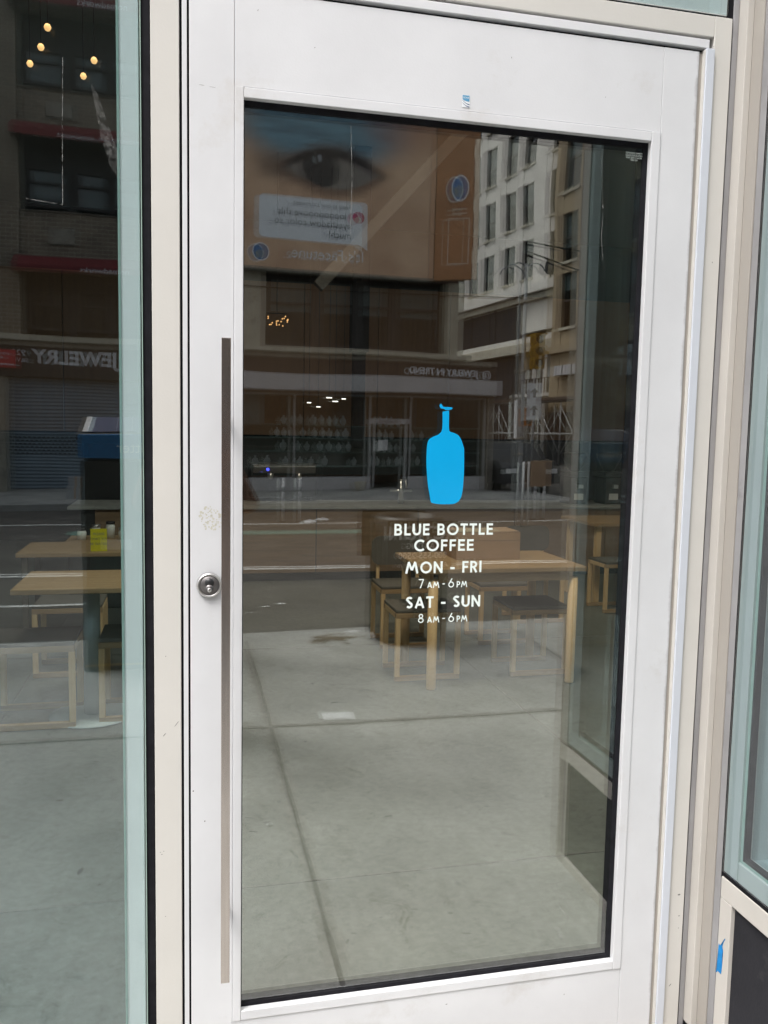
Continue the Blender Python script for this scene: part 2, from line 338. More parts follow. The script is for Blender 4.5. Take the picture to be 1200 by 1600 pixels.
def text_part(txt, m, parent, size, loc, mtx=None, name='lettering', ext=0.01, align='CENTER', sx=1.0, offset=0.0):
    cu = bpy.data.curves.new(name, 'FONT'); cu.body = txt; cu.size = size; cu.extrude = ext; cu.align_x = align; cu.offset = offset; cu.resolution_u = 3
    tmp = bpy.data.objects.new('tmp', cu); C.objects.link(tmp)
    dg = bpy.context.evaluated_depsgraph_get(); me = bpy.data.meshes.new_from_object(tmp.evaluated_get(dg))
    bpy.data.objects.remove(tmp); bpy.data.curves.remove(cu)
    me.materials.clear(); me.materials.append(M[m]); o = bpy.data.objects.new(name, me); C.objects.link(o); o.parent = parent
    L = Matrix.Translation(loc) @ (mtx or Matrix.Rotation(R(90), 4, 'X')) @ Matrix.Diagonal((sx, 1, 1, 1))
    o.matrix_local = L; return o

# ------------------------------------------------------------------ street frame: x to the right looking from our door side across the street, y away, z up
AR = R(3.0)
STREET = Matrix.Translation((0, -4.35, 0)) @ Matrix.Rotation(math.pi - AR, 4, 'Z')
def st(q, w, z=0, rz=0.0): return STREET @ Matrix.Translation((q, w, z)) @ Matrix.Rotation(rz, 4, 'Z')

# ================================================================== GROUND
KERB = 0.0; FARK = 11.2; FRONT = 14.5
g = MB().quad([(-260, -0.35 + 0.2, -0.14), (260, -0.15, -0.14), (260, 320, -0.14), (-260, 320, -0.14)]); struct(g, 'road', 'asphalt', STREET)
# our pavement: slabs with tooled joints (street frame y from -4.35.. to kerb). built in world coordinates
def slab_region(name, x0, x1, y0, y1, xs, ys, z, m, mtx, th=0.14, gap=0.012):
    root = struct(MB().box(x0, y0, z - th, x1, y1, z - 0.012), name, 'joint', mtx)
    X = [x0] + [x for x in xs if x0 < x < x1] + [x1]; Y = [y0] + [y for y in ys if y0 < y < y1] + [y1]
    for i in range(len(X) - 1):
        for j in range(len(Y) - 1):
            a, b, c, d = X[i] + gap / 2, X[i + 1] - gap / 2, Y[j] + gap / 2, Y[j + 1] - gap / 2
            part_box('paving_slab', m, root, (b - a, d - c, 0.03), ((a + b) / 2, (c + d) / 2, z - 0.015), 0.004)
    return root
slab_region('sidewalk', -12.4, 16.0, -4.30, -0.12, [0.41 + 2.05 * k for k in range(-7, 9)], [-4.30 + 0.0, -2.29], 0.0, 'sidewalk', None, gap=0.016)
gr_ = MB(); rdg = random.Random(2)
for kx_ in range(-3, 5):
    xx = 0.41 + 2.05 * kx_; yy = -4.1
    while yy < -0.3:
        for sgn in (-1, 1):
            w_ = rdg.uniform(0.012, 0.034); x0_ = xx + sgn * 0.009; x1_ = x0_ + sgn * w_; q_ = [(x0_, yy, 0.0008), (x1_, yy + 0.01, 0.0008), (x1_, yy + 0.09, 0.0008), (x0_, yy + 0.1, 0.0008)]
            gr_.quad(q_ if sgn > 0 else q_[::-1])
        yy += 0.1
for j in range(70):
    xx = -6 + j * 0.2
    for sgn in (-1, 1):
        w_ = rdg.uniform(0.008, 0.022); y0_ = -2.29 + sgn * 0.009; q_ = [(xx, y0_, 0.0012), (xx + 0.2, y0_, 0.0012), (xx + 0.19, y0_ + sgn * w_, 0.0012), (xx + 0.01, y0_ + sgn * w_, 0.0012)]; gr_.quad(q_ if sgn > 0 else q_[::-1])
struct(gr_, 'joint_grime', 'grime', kind='stuff', recalc=False)
struct(MB().box(-16, -0.22, -0.2, 14, 0.0, -0.004, 0.012), 'kerb', 'kerb', STREET)
struct(MB().box(-9.6, FARK, -0.2, 60, FARK + 0.25, 0.0, 0.012), 'far_kerb', 'kerb', STREET)
struct(MB().box(-9.6, FARK + 0.25, -0.2, 60, FRONT, 0.004), 'far_sidewalk', 'sidewalk', STREET)
# painted lines (4 mm sheets)
def stripe(pts, name='lane_marking', m='paint'): return struct(MB().quad([(x, y, -0.134) for x, y in pts]), name, m, STREET)
for w0, w1 in ((3.55, 3.64), (3.70, 3.76)): stripe([(-14, w0), (14, w0), (14, w1), (-14, w1)])
stripe([(-30, 8.6), (3.0, 8.4), (3.0, 8.52), (-30, 8.72)])
stripe([(0.4, 1.95), (14, 1.95), (14, 2.03), (0.4, 2.03)])
stripe([(-5.6, 7.0), (1.4, 7.0), (1.4, 7.5), (-5.6, 7.5)], 'bike_lane_marking', 'bike')
for i in range(7): stripe([(-13.4 - 0.0, 4.0 + i * 1.05), (-10.6, 4.0 + i * 1.05), (-10.6, 4.45 + i * 1.05), (-13.4, 4.45 + i * 1.05)], 'crosswalk_marking')
for i in range(6): stripe([(-10.2 - i * 1.05, 12.2), (-10.6 - i * 1.05, 12.2), (-10.6 - i * 1.05, 15.2), (-10.2 - i * 1.05, 15.2)], 'crosswalk_marking')

# ================================================================== OUR BUILDING (shell)
FL = struct(MB().box(-8, 0.10, -0.2, 9, 12, -0.004), 'floor', 'floor')
for xx in (-0.93, 1.80, 4.6): MB().box(xx - 0.004, 0.2, -0.004, xx + 0.004, 11.9, -0.0015).build('saw_cut_joint', 'joint', FL)
for yy in (0.84, 3.9): MB().box(-7.9, yy - 0.003, -0.004, 8.9, yy + 0.003, -0.0015).build('saw_cut_joint', 'joint', FL)
# hairline crack near the door
ck = MB(); px, py = -0.05, 0.60; pts = []
for i in range(46):
    pts.append((px, py)); px += 0.033 + random.random() * 0.01; py = 0.62 + 0.035 * math.sin(px * 5.3) + random.uniform(-0.006, 0.006) + (0.04 if px > 0.65 else 0)
for a, b in zip(pts, pts[1:]): ck.quad([(a[0], a[1] - 0.0016, -0.0025), (b[0], b[1] - 0.0016, -0.0025), (b[0], b[1] + 0.0016, -0.0025), (a[0], a[1] + 0.0016, -0.0025)])
ck.build('floor_crack', 'joint', FL)
def flakes(n, x0, x1, y0, y1, z, seed, l0, l1, name, m, parent=None):
    rd = random.Random(seed); mb = MB()
    for i in range(n):
        cx_, cy_, a, l = rd.uniform(x0, x1), rd.uniform(y0, y1), rd.uniform(-0.5, 0.5) + (1.2 if rd.random() < 0.25 else 0), rd.uniform(l0, l1) * (0.4 + rd.random()); w = l * rd.uniform(0.07, 0.45)
        c_, s_ = math.cos(a), math.sin(a); k = [rd.uniform(0.6, 1.2) for _ in range(6)]
        P_ = [(-l / 2, 0), (-l / 5, -w / 2 * k[0]), (l / 4, -w / 2 * k[1]), (l / 2, w * 0.1), (l / 5, w / 2 * k[2]), (-l / 4, w / 2 * k[3])]
        mb.quad([(cx_ + p * c_ - q * s_, cy_ + p * s_ + q * c_, z + 0.00002 * i) for p, q in P_])
    return tag(mb.build(name, m, parent, recalc=False), kind='stuff')
flakes(170, -2.6, 1.28, 0.16, 3.2, -0.0030, 5, 0.006, 0.045, 'floor_scuffs', 'scuff', FL)
flakes(150, -2.6, 3.4, -4.2, -0.3, 0.0015, 6, 0.012, 0.075, 'pavement_spots', 'grime')
# entrance slab under the door and the alcove
struct(MB().box(1.30, -0.795, -0.2, 9, 0.10, -0.006), 'window_bay_floor', 'floor')
struct(MB().box(-8, 12, -0.2, 9, 12.2, 4.8), 'back_wall', 'dark_wall')
struct(MB().box(-8.2, 0.1, -0.2, -8, 12, 4.8), 'side_wall', 'white')
struct(MB().box(9, -0.77, -0.2, 9.2, 12, 4.8), 'side_wall', 'white')
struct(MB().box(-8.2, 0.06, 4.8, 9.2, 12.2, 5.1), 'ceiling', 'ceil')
sb = thing('coffee_shop_building', 'pale metal storefront building with the glass door, above and around it', 'building', (0, 0, 0))
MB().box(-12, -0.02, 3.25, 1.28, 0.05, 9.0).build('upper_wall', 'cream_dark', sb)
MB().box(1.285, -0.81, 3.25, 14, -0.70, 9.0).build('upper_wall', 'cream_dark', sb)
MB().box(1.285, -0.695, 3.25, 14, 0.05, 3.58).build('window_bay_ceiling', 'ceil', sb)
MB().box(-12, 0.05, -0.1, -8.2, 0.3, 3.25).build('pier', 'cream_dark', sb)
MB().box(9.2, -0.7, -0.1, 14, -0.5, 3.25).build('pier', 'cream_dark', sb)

# ================================================================== LEFT WINDOW
lw = thing('left_window', 'tall fixed window with teal glass and black seal left of the door', 'window')
def pane(name, m, parent, pts): return MB().quad(pts).build(name, m, parent, recalc=False)
GX = -0.092
for yy, tx, tz, gx in ((0.004, 0.0, 0.0, GX), (0.022, 0.0028, 0.0012, -0.138)):
    pane('glass_pane', 'glass_teal', lw, [(-4.0, yy + 4 * tx, 0.022), (gx, yy, 0.022), (gx, yy + tz, 3.1), (-4.0, yy + 4 * tx + tz, 3.1)])
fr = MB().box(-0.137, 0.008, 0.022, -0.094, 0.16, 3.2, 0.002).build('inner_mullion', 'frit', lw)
MB().box(-0.1375, 0.0060, 0.022, -0.1325, 0.0075, 3.2).build('spacer_bar', 'glass_edge', lw)
MB().box(-0.0915, 0.0005, 0.022, -0.0897, 0.026, 3.2).build('glass_edge', 'glass_edge', lw)
MB().box(-0.0895, 0.004, -0.12, -0.0712, 0.06, 3.2, 0.003).build('seal', 'gasket', lw)
MB().box(-4.0, 0.0, -0.10, -0.0895, 0.10, 0.02, 0.003).build('sill', 'cream', lw)
MB().box(-4.0, 0.0, 3.12, -0.0895, 0.14, 3.249, 0.003).build('head', 'cream', lw)
MB().box(-4.12, 0.0, 0.0, -4.002, 0.14, 3.249, 0.003).build('mullion', 'cream', lw)
w2 = thing('far_left_window', 'large storefront window beyond the left mullion', 'window')
pane('glass_pane', 'glass_teal', w2, [(-8.0, 0.02, 0.12), (-4.12, 0.02, 0.12), (-4.12, 0.02, 3.1), (-8.0, 0.02, 3.1)])
MB().box(-8.2, 0.0, 0.0, -4.122, 0.14, 0.10).build('sill', 'cream', w2); MB().box(-8.2, 0.0, 3.12, -4.122, 0.14, 3.249).build('head', 'cream', w2)

# ================================================================== DOOR FRAME
df = thing('door_frame', 'cream metal door frame with grey seals around the white glass door', 'door frame')
MB().box(-0.0710, -0.0, -0.14, -0.0145, 0.12, 3.24, 0.0015).build('jamb', 'cream', df)
MB().box(-0.0140, 0.006, -0.14, -0.0095, 0.06, 3.24).build('seal', 'gap', df)
MB().box(-0.0092, 0.001, -0.14, 0.0008, 0.12, 2.430, 0.001).build('jamb_stop', 'door_white', df)
MB().box(-0.0088, 0.012, -0.14, 0.0055, 0.02, 2.42).build('joint_shadow_strip', 'gap', df)
MB().box(-0.0135, -0.002, 2.4315, 1.199, 0.12, 2.478, 0.0015).build('head', 'cream', df)
MB().box(-0.0090, 0.012, 2.395, 1.19, 0.10, 2.4310).build('head_rebate', 'gap', df)
MB().box(0.0015, -0.004, 2.4045, 1.186, 0.09, 2.4235, 0.0012).build('head_stop', 'door_white', df)
MB().box(1.199, -0.0025, -0.14, 1.244, 0.12, 2.478, 0.0015).build('jamb', 'cream', df)
MB().box(1.165, 0.004, -0.14, 1.2, 0.10, 2.394).build('jamb_rebate', 'cream_dark', df)
MB().box(1.1765, -0.010, -0.14, 1.1975, 0.02, 2.402, 0.0012).build('hinge_cover', 'hinge_white', df)
MB().box(1.1735, -0.006, -0.14, 1.1760, 0.02, 2.400).build('hinge_leaf', 'cream', df)
MB().box(1.2445, 0.004, -0.14, 1.2490, 0.12, 3.24).build('seal', 'gap', df)
MB().box(1.2490, 0.001, -0.14, 1.2640, 0.12, 3.24, 0.003).build('silicone_joint', 'seal_grey', df)
MB().box(-0.02, 0.03, -0.02, 1.21, 0.16, 0.0015, 0.002).build('threshold', 'steel', df)
MB().box(-0.07, -0.119, -0.1, 1.262, -0.003, -0.032, 0.003).build('step', 'cream_dark', df)
# transom
tw = thing('transom_window', 'shallow teal glass transom above the door head', 'window')
MB().box(-0.013, 0.012, 2.478, 1.2385, 0.06, 2.488).build('seal', 'gasket', tw)
MB().box(1.2385, 0.012, 2.478, 1.2442, 0.06, 3.24).build('seal', 'gasket', tw)
for yy in (0.008,): pane('glass_pane', 'glass_teal', tw, [(-0.012, yy, 2.489), (1.238, yy, 2.489), (1.238, yy + 0.001, 3.2), (-0.012, yy + 0.001, 3.2)])
MB().box(-0.012, 0.012, 2.489, 1.238, 0.14, 2.53, 0.002).build('inner_frame', 'frit', tw)
MB().box(1.20, 0.012, 2.53, 1.238, 0.14, 3.2, 0.002).build('inner_frame', 'frit', tw)
MB().box(-0.012, 0.0, 3.2, 1.244, 0.14, 3.249).build('head', 'cream', tw)

# ================================================================== DOOR
door = thing('glass_door', 'wide white painted metal door with one tall glass pane and long pull handle', 'door')
D0, D1, DT = 0.0052, 1.1635, 2.396
GL0, GL1, GZ0, GZ1 = 0.1155, 1.0500, 0.173, 2.184      # clear opening
B0, B1, BZ0, BZ1 = 0.0965, 1.0725, 0.1500, 2.2055       # outside of the beads
MB().box(D0, 0, -0.03, B0 - 0.0006, 0.045, DT, 0.0012).build('door_stile', 'door_white', door)
MB().box(B1 + 0.0006, 0, -0.03, D1, 0.045, DT, 0.0012).build('door_stile', 'door_shade_grime', door)
MB().box(B0, 0.0003, BZ1 + 0.0006, B1, 0.045, DT - 0.0003, 0.0008).build('top_rail', 'door_white', door)
MB().box(B0, 0.0003, -0.03, B1, 0.045, BZ0 - 0.0006, 0.0008).build('bottom_rail', 'door_white', door)
BD = -0.0025
def bead(x0, z0, x1, z1): MB().box(x0, BD, z0, x1, 0.014, z1, 0.0015).build('glazing_bead', 'door_white', door)
bead(B0, BZ0, GL0 - 0.0001, BZ1); bead(GL1 + 0.0001, BZ0, B1, BZ1)
bead(GL0 + 0.0003, GZ1, GL1 - 0.0003, BZ1 - 0.0008); bead(GL0 + 0.0003, BZ0 + 0.0008, GL1 - 0.0003, GZ0)
# black gasket inside the opening
GD = 0.0185
gk = MB()
gk.box(B0 + 0.004, 0.0142, GZ0 - 0.004, GL0 + 0.0025, 0.045, GZ1 + 0.004).box(GL1 - 0.011, 0.0142, GZ0 - 0.004, B1 - 0.004, 0.045, GZ1 + 0.004)
gk.box(GL0 + 0.003, 0.0142, GZ1 - 0.012, GL1 - 0.0115, 0.045, GZ1 + 0.004).box(GL0 + 0.003, 0.0142, GZ0 - 0.004, GL1 - 0.0115, 0.045, GZ0 + 0.009)
gk.build('gasket', 'gasket', door)
pane('glass_pane', 'glass', door, [(GL0 + 0.001, GD, GZ0), (GL1 - 0.006, GD, GZ0), (GL1 - 0.006, GD, GZ1), (GL0 + 0.001, GD, GZ1)])
pane('glass_pane', 'glass', door, [(GL0 + 0.001, GD + 0.017, GZ0), (GL1 - 0.006, GD + 0.0200, GZ0), (GL1 - 0.006, GD + 0.0215, GZ1), (GL0 + 0.001, GD + 0.0185, GZ1)])
# pull handle: long flat steel bar on two posts
ph = MB().box(0.0680, -0.070, 0.292, 0.0868, -0.0585, 1.686, 0.0012).build('pull_handle', 'steel', door)
for zz in (0.44, 1.53): MB().lathe([(0.0065, -0.0586), (0.0065, 0.0)], 16, (0.0775, 0, zz), axis='Y').build('handle_post', 'steel', ph)
# lock
lc = MB().lathe([(0.0270, 0.0), (0.0275, -0.003), (0.0255, -0.0085), (0.0225, -0.0095), (0.0218, -0.0065), (0.0212, -0.0065)], 40, (0.0452, 0, 1.1640), axis='Y').build('lock_cylinder', 'chrome', door)
MB().lathe([(0.0214, -0.0060), (0.0200, -0.0088), (0.0, -0.0090)], 36, (0.0452, 0, 1.1640), axis='Y').build('lock_face', 'core', lc)
MB().lathe([(0.0095, -0.0090), (0.0095, -0.0098), (0.0, -0.0098)], 24, (0.0452, 0, 1.1705), axis='Y').build('lock_core', 'black', lc)
MB().lathe([(0.0090, -0.0091), (0.0090, -0.0106), (0.0, -0.0106)], 24, (0.0452, 0, 1.1570), axis='Y').build('key_plug', 'core', lc)
MB().lathe([(0.0050, -0.0106), (0.0046, -0.0118), (0.0, -0.0118)], 20, (0.0452, 0, 1.1545), axis='Y').build('key_plug_face', 'chrome', lc)
MB().box(0.0444, -0.0121, 1.1520, 0.0460, -0.0118, 1.1600).build('keyway', 'black', lc)
# old glue ring of a removed sticker
rs = MB(); rnd = random.Random(3)
for i in range(90):
    a = rnd.uniform(0, 2 * math.pi); rr = 0.0265 * math.sqrt(rnd.random()); s_ = rnd.uniform(0.0008, 0.0028)
    c0 = (0.0480 + rr * math.cos(a), 1.309 + rr * math.sin(a)); n_ = rnd.randint(4, 7); ph0 = rnd.uniform(0, 6)
    rs.poly_y([(c0[0] + s_ * rnd.uniform(0.6, 1.3) * math.cos(ph0 + 2 * math.pi * j / n_), c0[1] + s_ * rnd.uniform(0.6, 1.3) * math.sin(ph0 + 2 * math.pi * j / n_)) for j in range(n_)], -0.00004 * (1 + i % 9))
rs.build('glue_residue', 'residue', door)
# small warning sticker on the top rail
sk = MB().poly_y([(0.588, 2.2135), (0.6055, 2.2135), (0.6055, 2.2395), (0.588, 2.2395)], -0.0006).build('sticker', 'sticker_white', door)
sm = MB().poly_y([(0.5887, 2.2300), (0.593, 2.2275), (0.599, 2.2262), (0.6048, 2.2262), (0.6048, 2.2388), (0.5887, 2.2388)], -0.0008).build('sticker_header', 'sticker_blue', sk)
def arc_band(z, th): 
    a = [(0.5887 + 0.0161 * i / 8, z - 0.0075 * (1 - (1 - i / 8) ** 2)) for i in range(9)]
    return a + [(x, zz - th * (0.4 + 0.7 * i / 8)) for i, (x, zz) in reversed(list(enumerate(a)))]
for zz in (2.2285, 2.2255 - 0.002): MB().poly_y(arc_band(zz, 0.0018), -0.0008).build('sticker_stripe', 'sticker_navy', sk)
text_part('ISONE', 'sticker_white', sk, 0.0052, (0.5968, -0.0009, 2.2322), ext=0.0)

# chips and scratches in the paint, as on the photographed door
def chip(parent, x, z, l, w, ang, y=-0.0003, m='joint'):
    c_, s_ = math.cos(R(ang)), math.sin(R(ang)); P_ = [(-l / 2, 0), (-l / 5, w / 2), (l / 3, w / 2.4), (l / 2, 0), (l / 4, -w / 2), (-l / 3, -w / 2.2)]
    return MB().poly_y([(x + a * c_ - b * s_, z + a * s_ + b * c_) for a, b in P_], y).build('paint_chip', m, parent)
for x, z, l, w, a in ((-0.0505, 0.8359, 0.010, 0.0015, 50), (-0.0247, 0.8587, 0.016, 0.0012, 52), (-0.0573, 0.5646, 0.003, 0.0016, 10), (-0.0532, 0.5715, 0.002, 0.002, 0), (-0.0605, 0.5700, 0.002, 0.0015, 0), (-0.047, 1.01, 0.002, 0.002, 0), (-0.05, 0.42, 0.002, 0.0015, 0)): chip(df, x, z, l, w, a)
for x, z, l, w, a in ((1.2284, 0.3308, 0.008, 0.004, 0), (1.2317, 0.2732, 0.004, 0.003, 0), (1.2166, 0.0859, 0.010, 0.0022, 45), (1.225, 1.92, 0.004, 0.002, 70), (1.232, 0.24, 0.003, 0.002, 0)): chip(df, x, z, l, w, a, -0.0028)
for x, z, l, w, a in ((0.1434, 2.3596, 0.004, 0.0012, 60), (0.0352, 0.6327, 0.003, 0.003, 0), (0.0104, 0.7040, 0.003, 0.003, 0), (0.262, 2.30, 0.003, 0.0012, 30), (0.70, 2.33, 0.004, 0.0012, 100), (0.93, 2.27, 0.003, 0.001, 120), (0.61, 0.118, 0.006, 0.0015, 10), (0.33, 0.09, 0.007, 0.0012, 50), (0.28, 0.075, 0.006, 0.001, 55), (0.92, 0.10, 0.004, 0.0015, 80), (0.030, 2.20, 0.012, 0.0006, -5), (0.052, 2.198, 0.014, 0.0005, -4)): chip(door, x, z, l, w, a)
def film(name, col, k_):
    m = bpy.data.materials.new(name); m.use_nodes = True; t = m.node_tree; p = t.nodes['Principled BSDF']; p.inputs['Base Color'].default_value = (*col, 1); p.inputs['Roughness'].default_value = 0.8
    nz = N(t, 'ShaderNodeTexNoise', Scale=90.0, Detail=5.0); g = N(t, 'ShaderNodeNewGeometry'); t.links.new(g.outputs['Position'], nz.inputs['Vector'])
    rp = ramp(t, nz.outputs['Fac'], [(0.35, (0, 0, 0)), (0.7, (k_, k_, k_))]); t.links.new(rp.outputs[0], p.inputs['Alpha']); return m
M['smear'] = film('dried_smear', (0.7, 0.7, 0.68), 0.13); M['streak'] = film('pale_streak', (0.6, 0.6, 0.58), 0.45)  # streak: thin pale translucent lines on the glass
def smear(parent, pts, y, m='smear'): return MB().poly_y(pts, y).build('glass_smear', m, parent)
smear(door, [(0.893, 0.268), (0.900, 0.262), (0.912, 0.252), (0.914, 0.262), (0.908, 0.270), (0.898, 0.272)], 0.0178); smear(door, [(0.903, 0.247), (0.912, 0.236), (0.921, 0.234), (0.920, 0.246), (0.914, 0.252), (0.905, 0.252)], 0.0178)
smear(door, [(0.903, 0.330), (0.910, 0.328), (0.914, 0.318), (0.930, 0.300), (0.935, 0.285), (0.928, 0.290), (0.915, 0.308), (0.905, 0.318)], 0.0176)
for pts in ([(0.3443, 2.165), (0.3490, 2.0452), (0.3467, 1.9233)], [(0.9354, 2.152), (0.945, 2.02), (0.943, 1.96), (0.9526, 1.8922)]):
    mb_ = MB()
    for a, b in zip(pts, pts[1:]): mb_.quad([(a[0] - 0.0006, 0.0176, a[1]), (a[0] + 0.0006, 0.0176, a[1]), (b[0] + 0.0006, 0.0176, b[1]), (b[0] - 0.0006, 0.0176, b[1])])
    mb_.build('pale_streak', 'streak', door, recalc=False)
mb_ = MB()
for a, b in (((-0.2381, 2.2244), (-0.2410, 2.08)), ((-0.2410, 2.08), (-0.2425, 1.9417)), ((-0.312, 1.9487), (-0.2425, 1.9417))):
    d_ = (0.0006, 0) if abs(a[0] - b[0]) < 0.01 else (0, 0.0006); mb_.quad([(a[0] - d_[0], 0.0032, a[1] - d_[1]), (a[0] + d_[0], 0.0032, a[1] + d_[1]), (b[0] + d_[0], 0.0032, b[1] + d_[1]), (b[0] - d_[0], 0.0032, b[1] - d_[1])])
mb_.build('pale_streak', 'streak', lw, recalc=False)
smear(lw, [(-0.1862, 2.18), (-0.176, 2.17), (-0.1343, 2.05), (-0.132, 2.00), (-0.15, 2.02), (-0.168, 2.08)], 0.0032)

# --- vinyl decals on the glass
Z_DEC = GD - 0.0012
LOGO = [(0.5613, 1.5491), (0.5767, 1.5519), (0.5772, 1.5216), (0.5779, 1.509), (0.5805, 1.5045), (0.5911, 1.5011), (0.5998, 1.4967), (0.6067, 1.4877), (0.6119, 1.4751), (0.6147, 1.466), (0.6155, 1.4496), (0.6162, 1.413), (0.6147, 1.3782), (0.6115, 1.3579), (0.606, 1.3468), (0.5956, 1.3404), (0.5842, 1.3391), (0.5612, 1.3391), (0.546, 1.341), (0.5393, 1.3441), (0.5361, 1.3578), (0.5307, 1.3851), (0.5274, 1.4159), (0.5261, 1.4395), (0.5263, 1.4629), (0.5278, 1.4774), (0.531, 1.4856), (0.5402, 1.492), (0.5514, 1.4967), (0.5588, 1.5032), (0.5614, 1.5104), (0.562, 1.5249)]
CORK = [(0.5543, 1.5639), (0.5571, 1.5666), (0.5598, 1.564), (0.5619, 1.5608), (0.5667, 1.5597), (0.5834, 1.5592), (0.5835, 1.5551), (0.5744, 1.5531), (0.5669, 1.5529), (0.5659, 1.5552), (0.5593, 1.5557), (0.5564, 1.5571), (0.5546, 1.5603)]
def smooth(pts, keep, n=4):
    out = []; L = len(pts)
    for i in range(L):
        p0, p1, p2, p3 = (Vector(pts[(i + k) % L]) for k in (-1, 0, 1, 2))
        if i in keep or (i + 1) % L in keep: out.append(tuple(p1)); continue
        for k in range(n):
            t = k / n; out.append(tuple(0.5 * ((2 * p1) + (p2 - p0) * t + (2 * p0 - 5 * p1 + 4 * p2 - p3) * t * t + (3 * p1 - p0 - 3 * p2 + p3) * t ** 3)))
    return out
kx = lambda p: (p[0] * 1.010, 1.5 + (p[1] - 1.5) * 1.010)
dec = MB().poly_y([kx(p) for p in smooth(LOGO, {0, 1})], Z_DEC).build('bottle_decal', 'logo_blue', door)
tag(dec, 'solid blue bottle silhouette on the glass')
MB().poly_y([kx(p) for p in smooth(CORK, set(), 3)], Z_DEC).build('stopper_decal', 'logo_blue', door)

# geometric sans built from strokes. glyph = (advance, [polylines]); cap height 1
def arc(cx_, cz_, rx, rz, a0, a1, n=18): return [(cx_ + rx * math.cos(R(a0 + (a1 - a0) * i / n)), cz_ + rz * math.sin(R(a0 + (a1 - a0) * i / n))) for i in range(n + 1)]
def glyphs(h):
    # h = half stroke; shapes are stroke centre lines inset by h
    t = 1 - h; b = h
    def bowl(x0, x1, z0, z1): 
        r = (z1 - z0) / 2; return [(x0, z1)] + arc(x1 - r, (z0 + z1) / 2, r, r, 90, -90, 12) + [(x0, z0)]
    G = {}
    G['B'] = (0.66, [[(h, 0), (h, 1)], bowl(h, 0.56 - h * 0.6, 0.5, t), bowl(h, 0.64 - h, b, 0.5)])
    G['L'] = (0.52, [[(h, 1), (h, 0)], [(h, b), (0.52, b)]])
    G['U'] = (0.70, [[(h, 1)] + [(h, 0.36)] + arc(0.35, 0.36, 0.35 - h, 0.36 - h, 180, 360, 16) + [(0.70 - h, 1)]])
    G['E'] = (0.55, [[(h, 0), (h, 1)], [(h, t), (0.54, t)], [(h, 0.51), (0.51, 0.51)], [(h, b), (0.55, b)]])
    G['F'] = (0.52, [[(h, 0), (h, 1)], [(h, t), (0.52, t)], [(h, 0.49), (0.48, 0.49)]])
    G['O'] = (0.96, [arc(0.48, 0.5, 0.49 - h, 0.51 - h, 0, 360, 36)])
    G['C'] = (0.80, [arc(0.48, 0.5, 0.49 - h, 0.51 - h, 48, 312, 28)])
    G['T'] = (0.62, [[(0, t), (0.62, t)], [(0.31, t), (0.31, 0)]])
    G['M'] = (1.10, [[(h * 0.9, 0), (0.28, 1 - h)], [(0.27, 1), (0.55, 0.28)], [(0.55, 0.28), (0.83, 1)], [(0.82, 1 - h), (1.10 - h * 0.9, 0)]])
    G['N'] = (0.76, [[(h, 0), (h, 1)], [(h, 1 - h * 0.6), (0.76 - h, h * 0.6)], [(0.76 - h, 0), (0.76 - h, 1)]])
    G['R'] = (0.64, [[(h, 0), (h, 1)], bowl(h, 0.60 - h, 0.47, t), [(0.30, 0.47), (0.60 - h * 0.5, 0)]])
    G['I'] = (2 * h, [[(h, 0), (h, 1)]])
    G['P'] = (0.60, [[(h, 0), (h, 1)], bowl(h, 0.60 - h, 0.42, t)])
    G['A'] = (0.82, [[(h * 0.9, 0), (0.41, 1 - h * 0.4)], [(0.41, 1 - h * 0.4), (0.82 - h * 0.9, 0)], [(0.17, 0.30), (0.65, 0.30)]])
    G['S'] = (0.60, [arc(0.31, 0.745 - h * 0.2, 0.25 - h * 0.6 + 0.02, 0.255 - h * 0.8, 35, 180, 12) + [(0.09 + h * 0.5, 0.70)] + arc(0.29, 0.26 + h * 0.2, 0.29 - h, 0.26 - h * 0.8, 70, -150, 16)])
    G['-'] = (0.38, [[(0, 0.40), (0.38, 0.40)]])
    G['7'] = (0.60, [[(0, t), (0.60, t)], [(0.60 - h, t), (0.20, 0)]])
    G['6'] = (0.66, [arc(0.33, 0.33, 0.33 - h, 0.33 - h, 0, 360, 28), [(h + 0.02, 0.42), (0.42, 1)]])
    G['8'] = (0.66, [arc(0.33, 0.75, 0.25 - h, 0.25 - h, 0, 360, 24), arc(0.33, 0.28, 0.32 - h, 0.28 - h, 0, 360, 26)])
    G[' '] = (0.34, []); G['~'] = (0.10, []); G['_'] = (0.30, [[(0, 0.42), (0.30, 0.42)]])
    return G
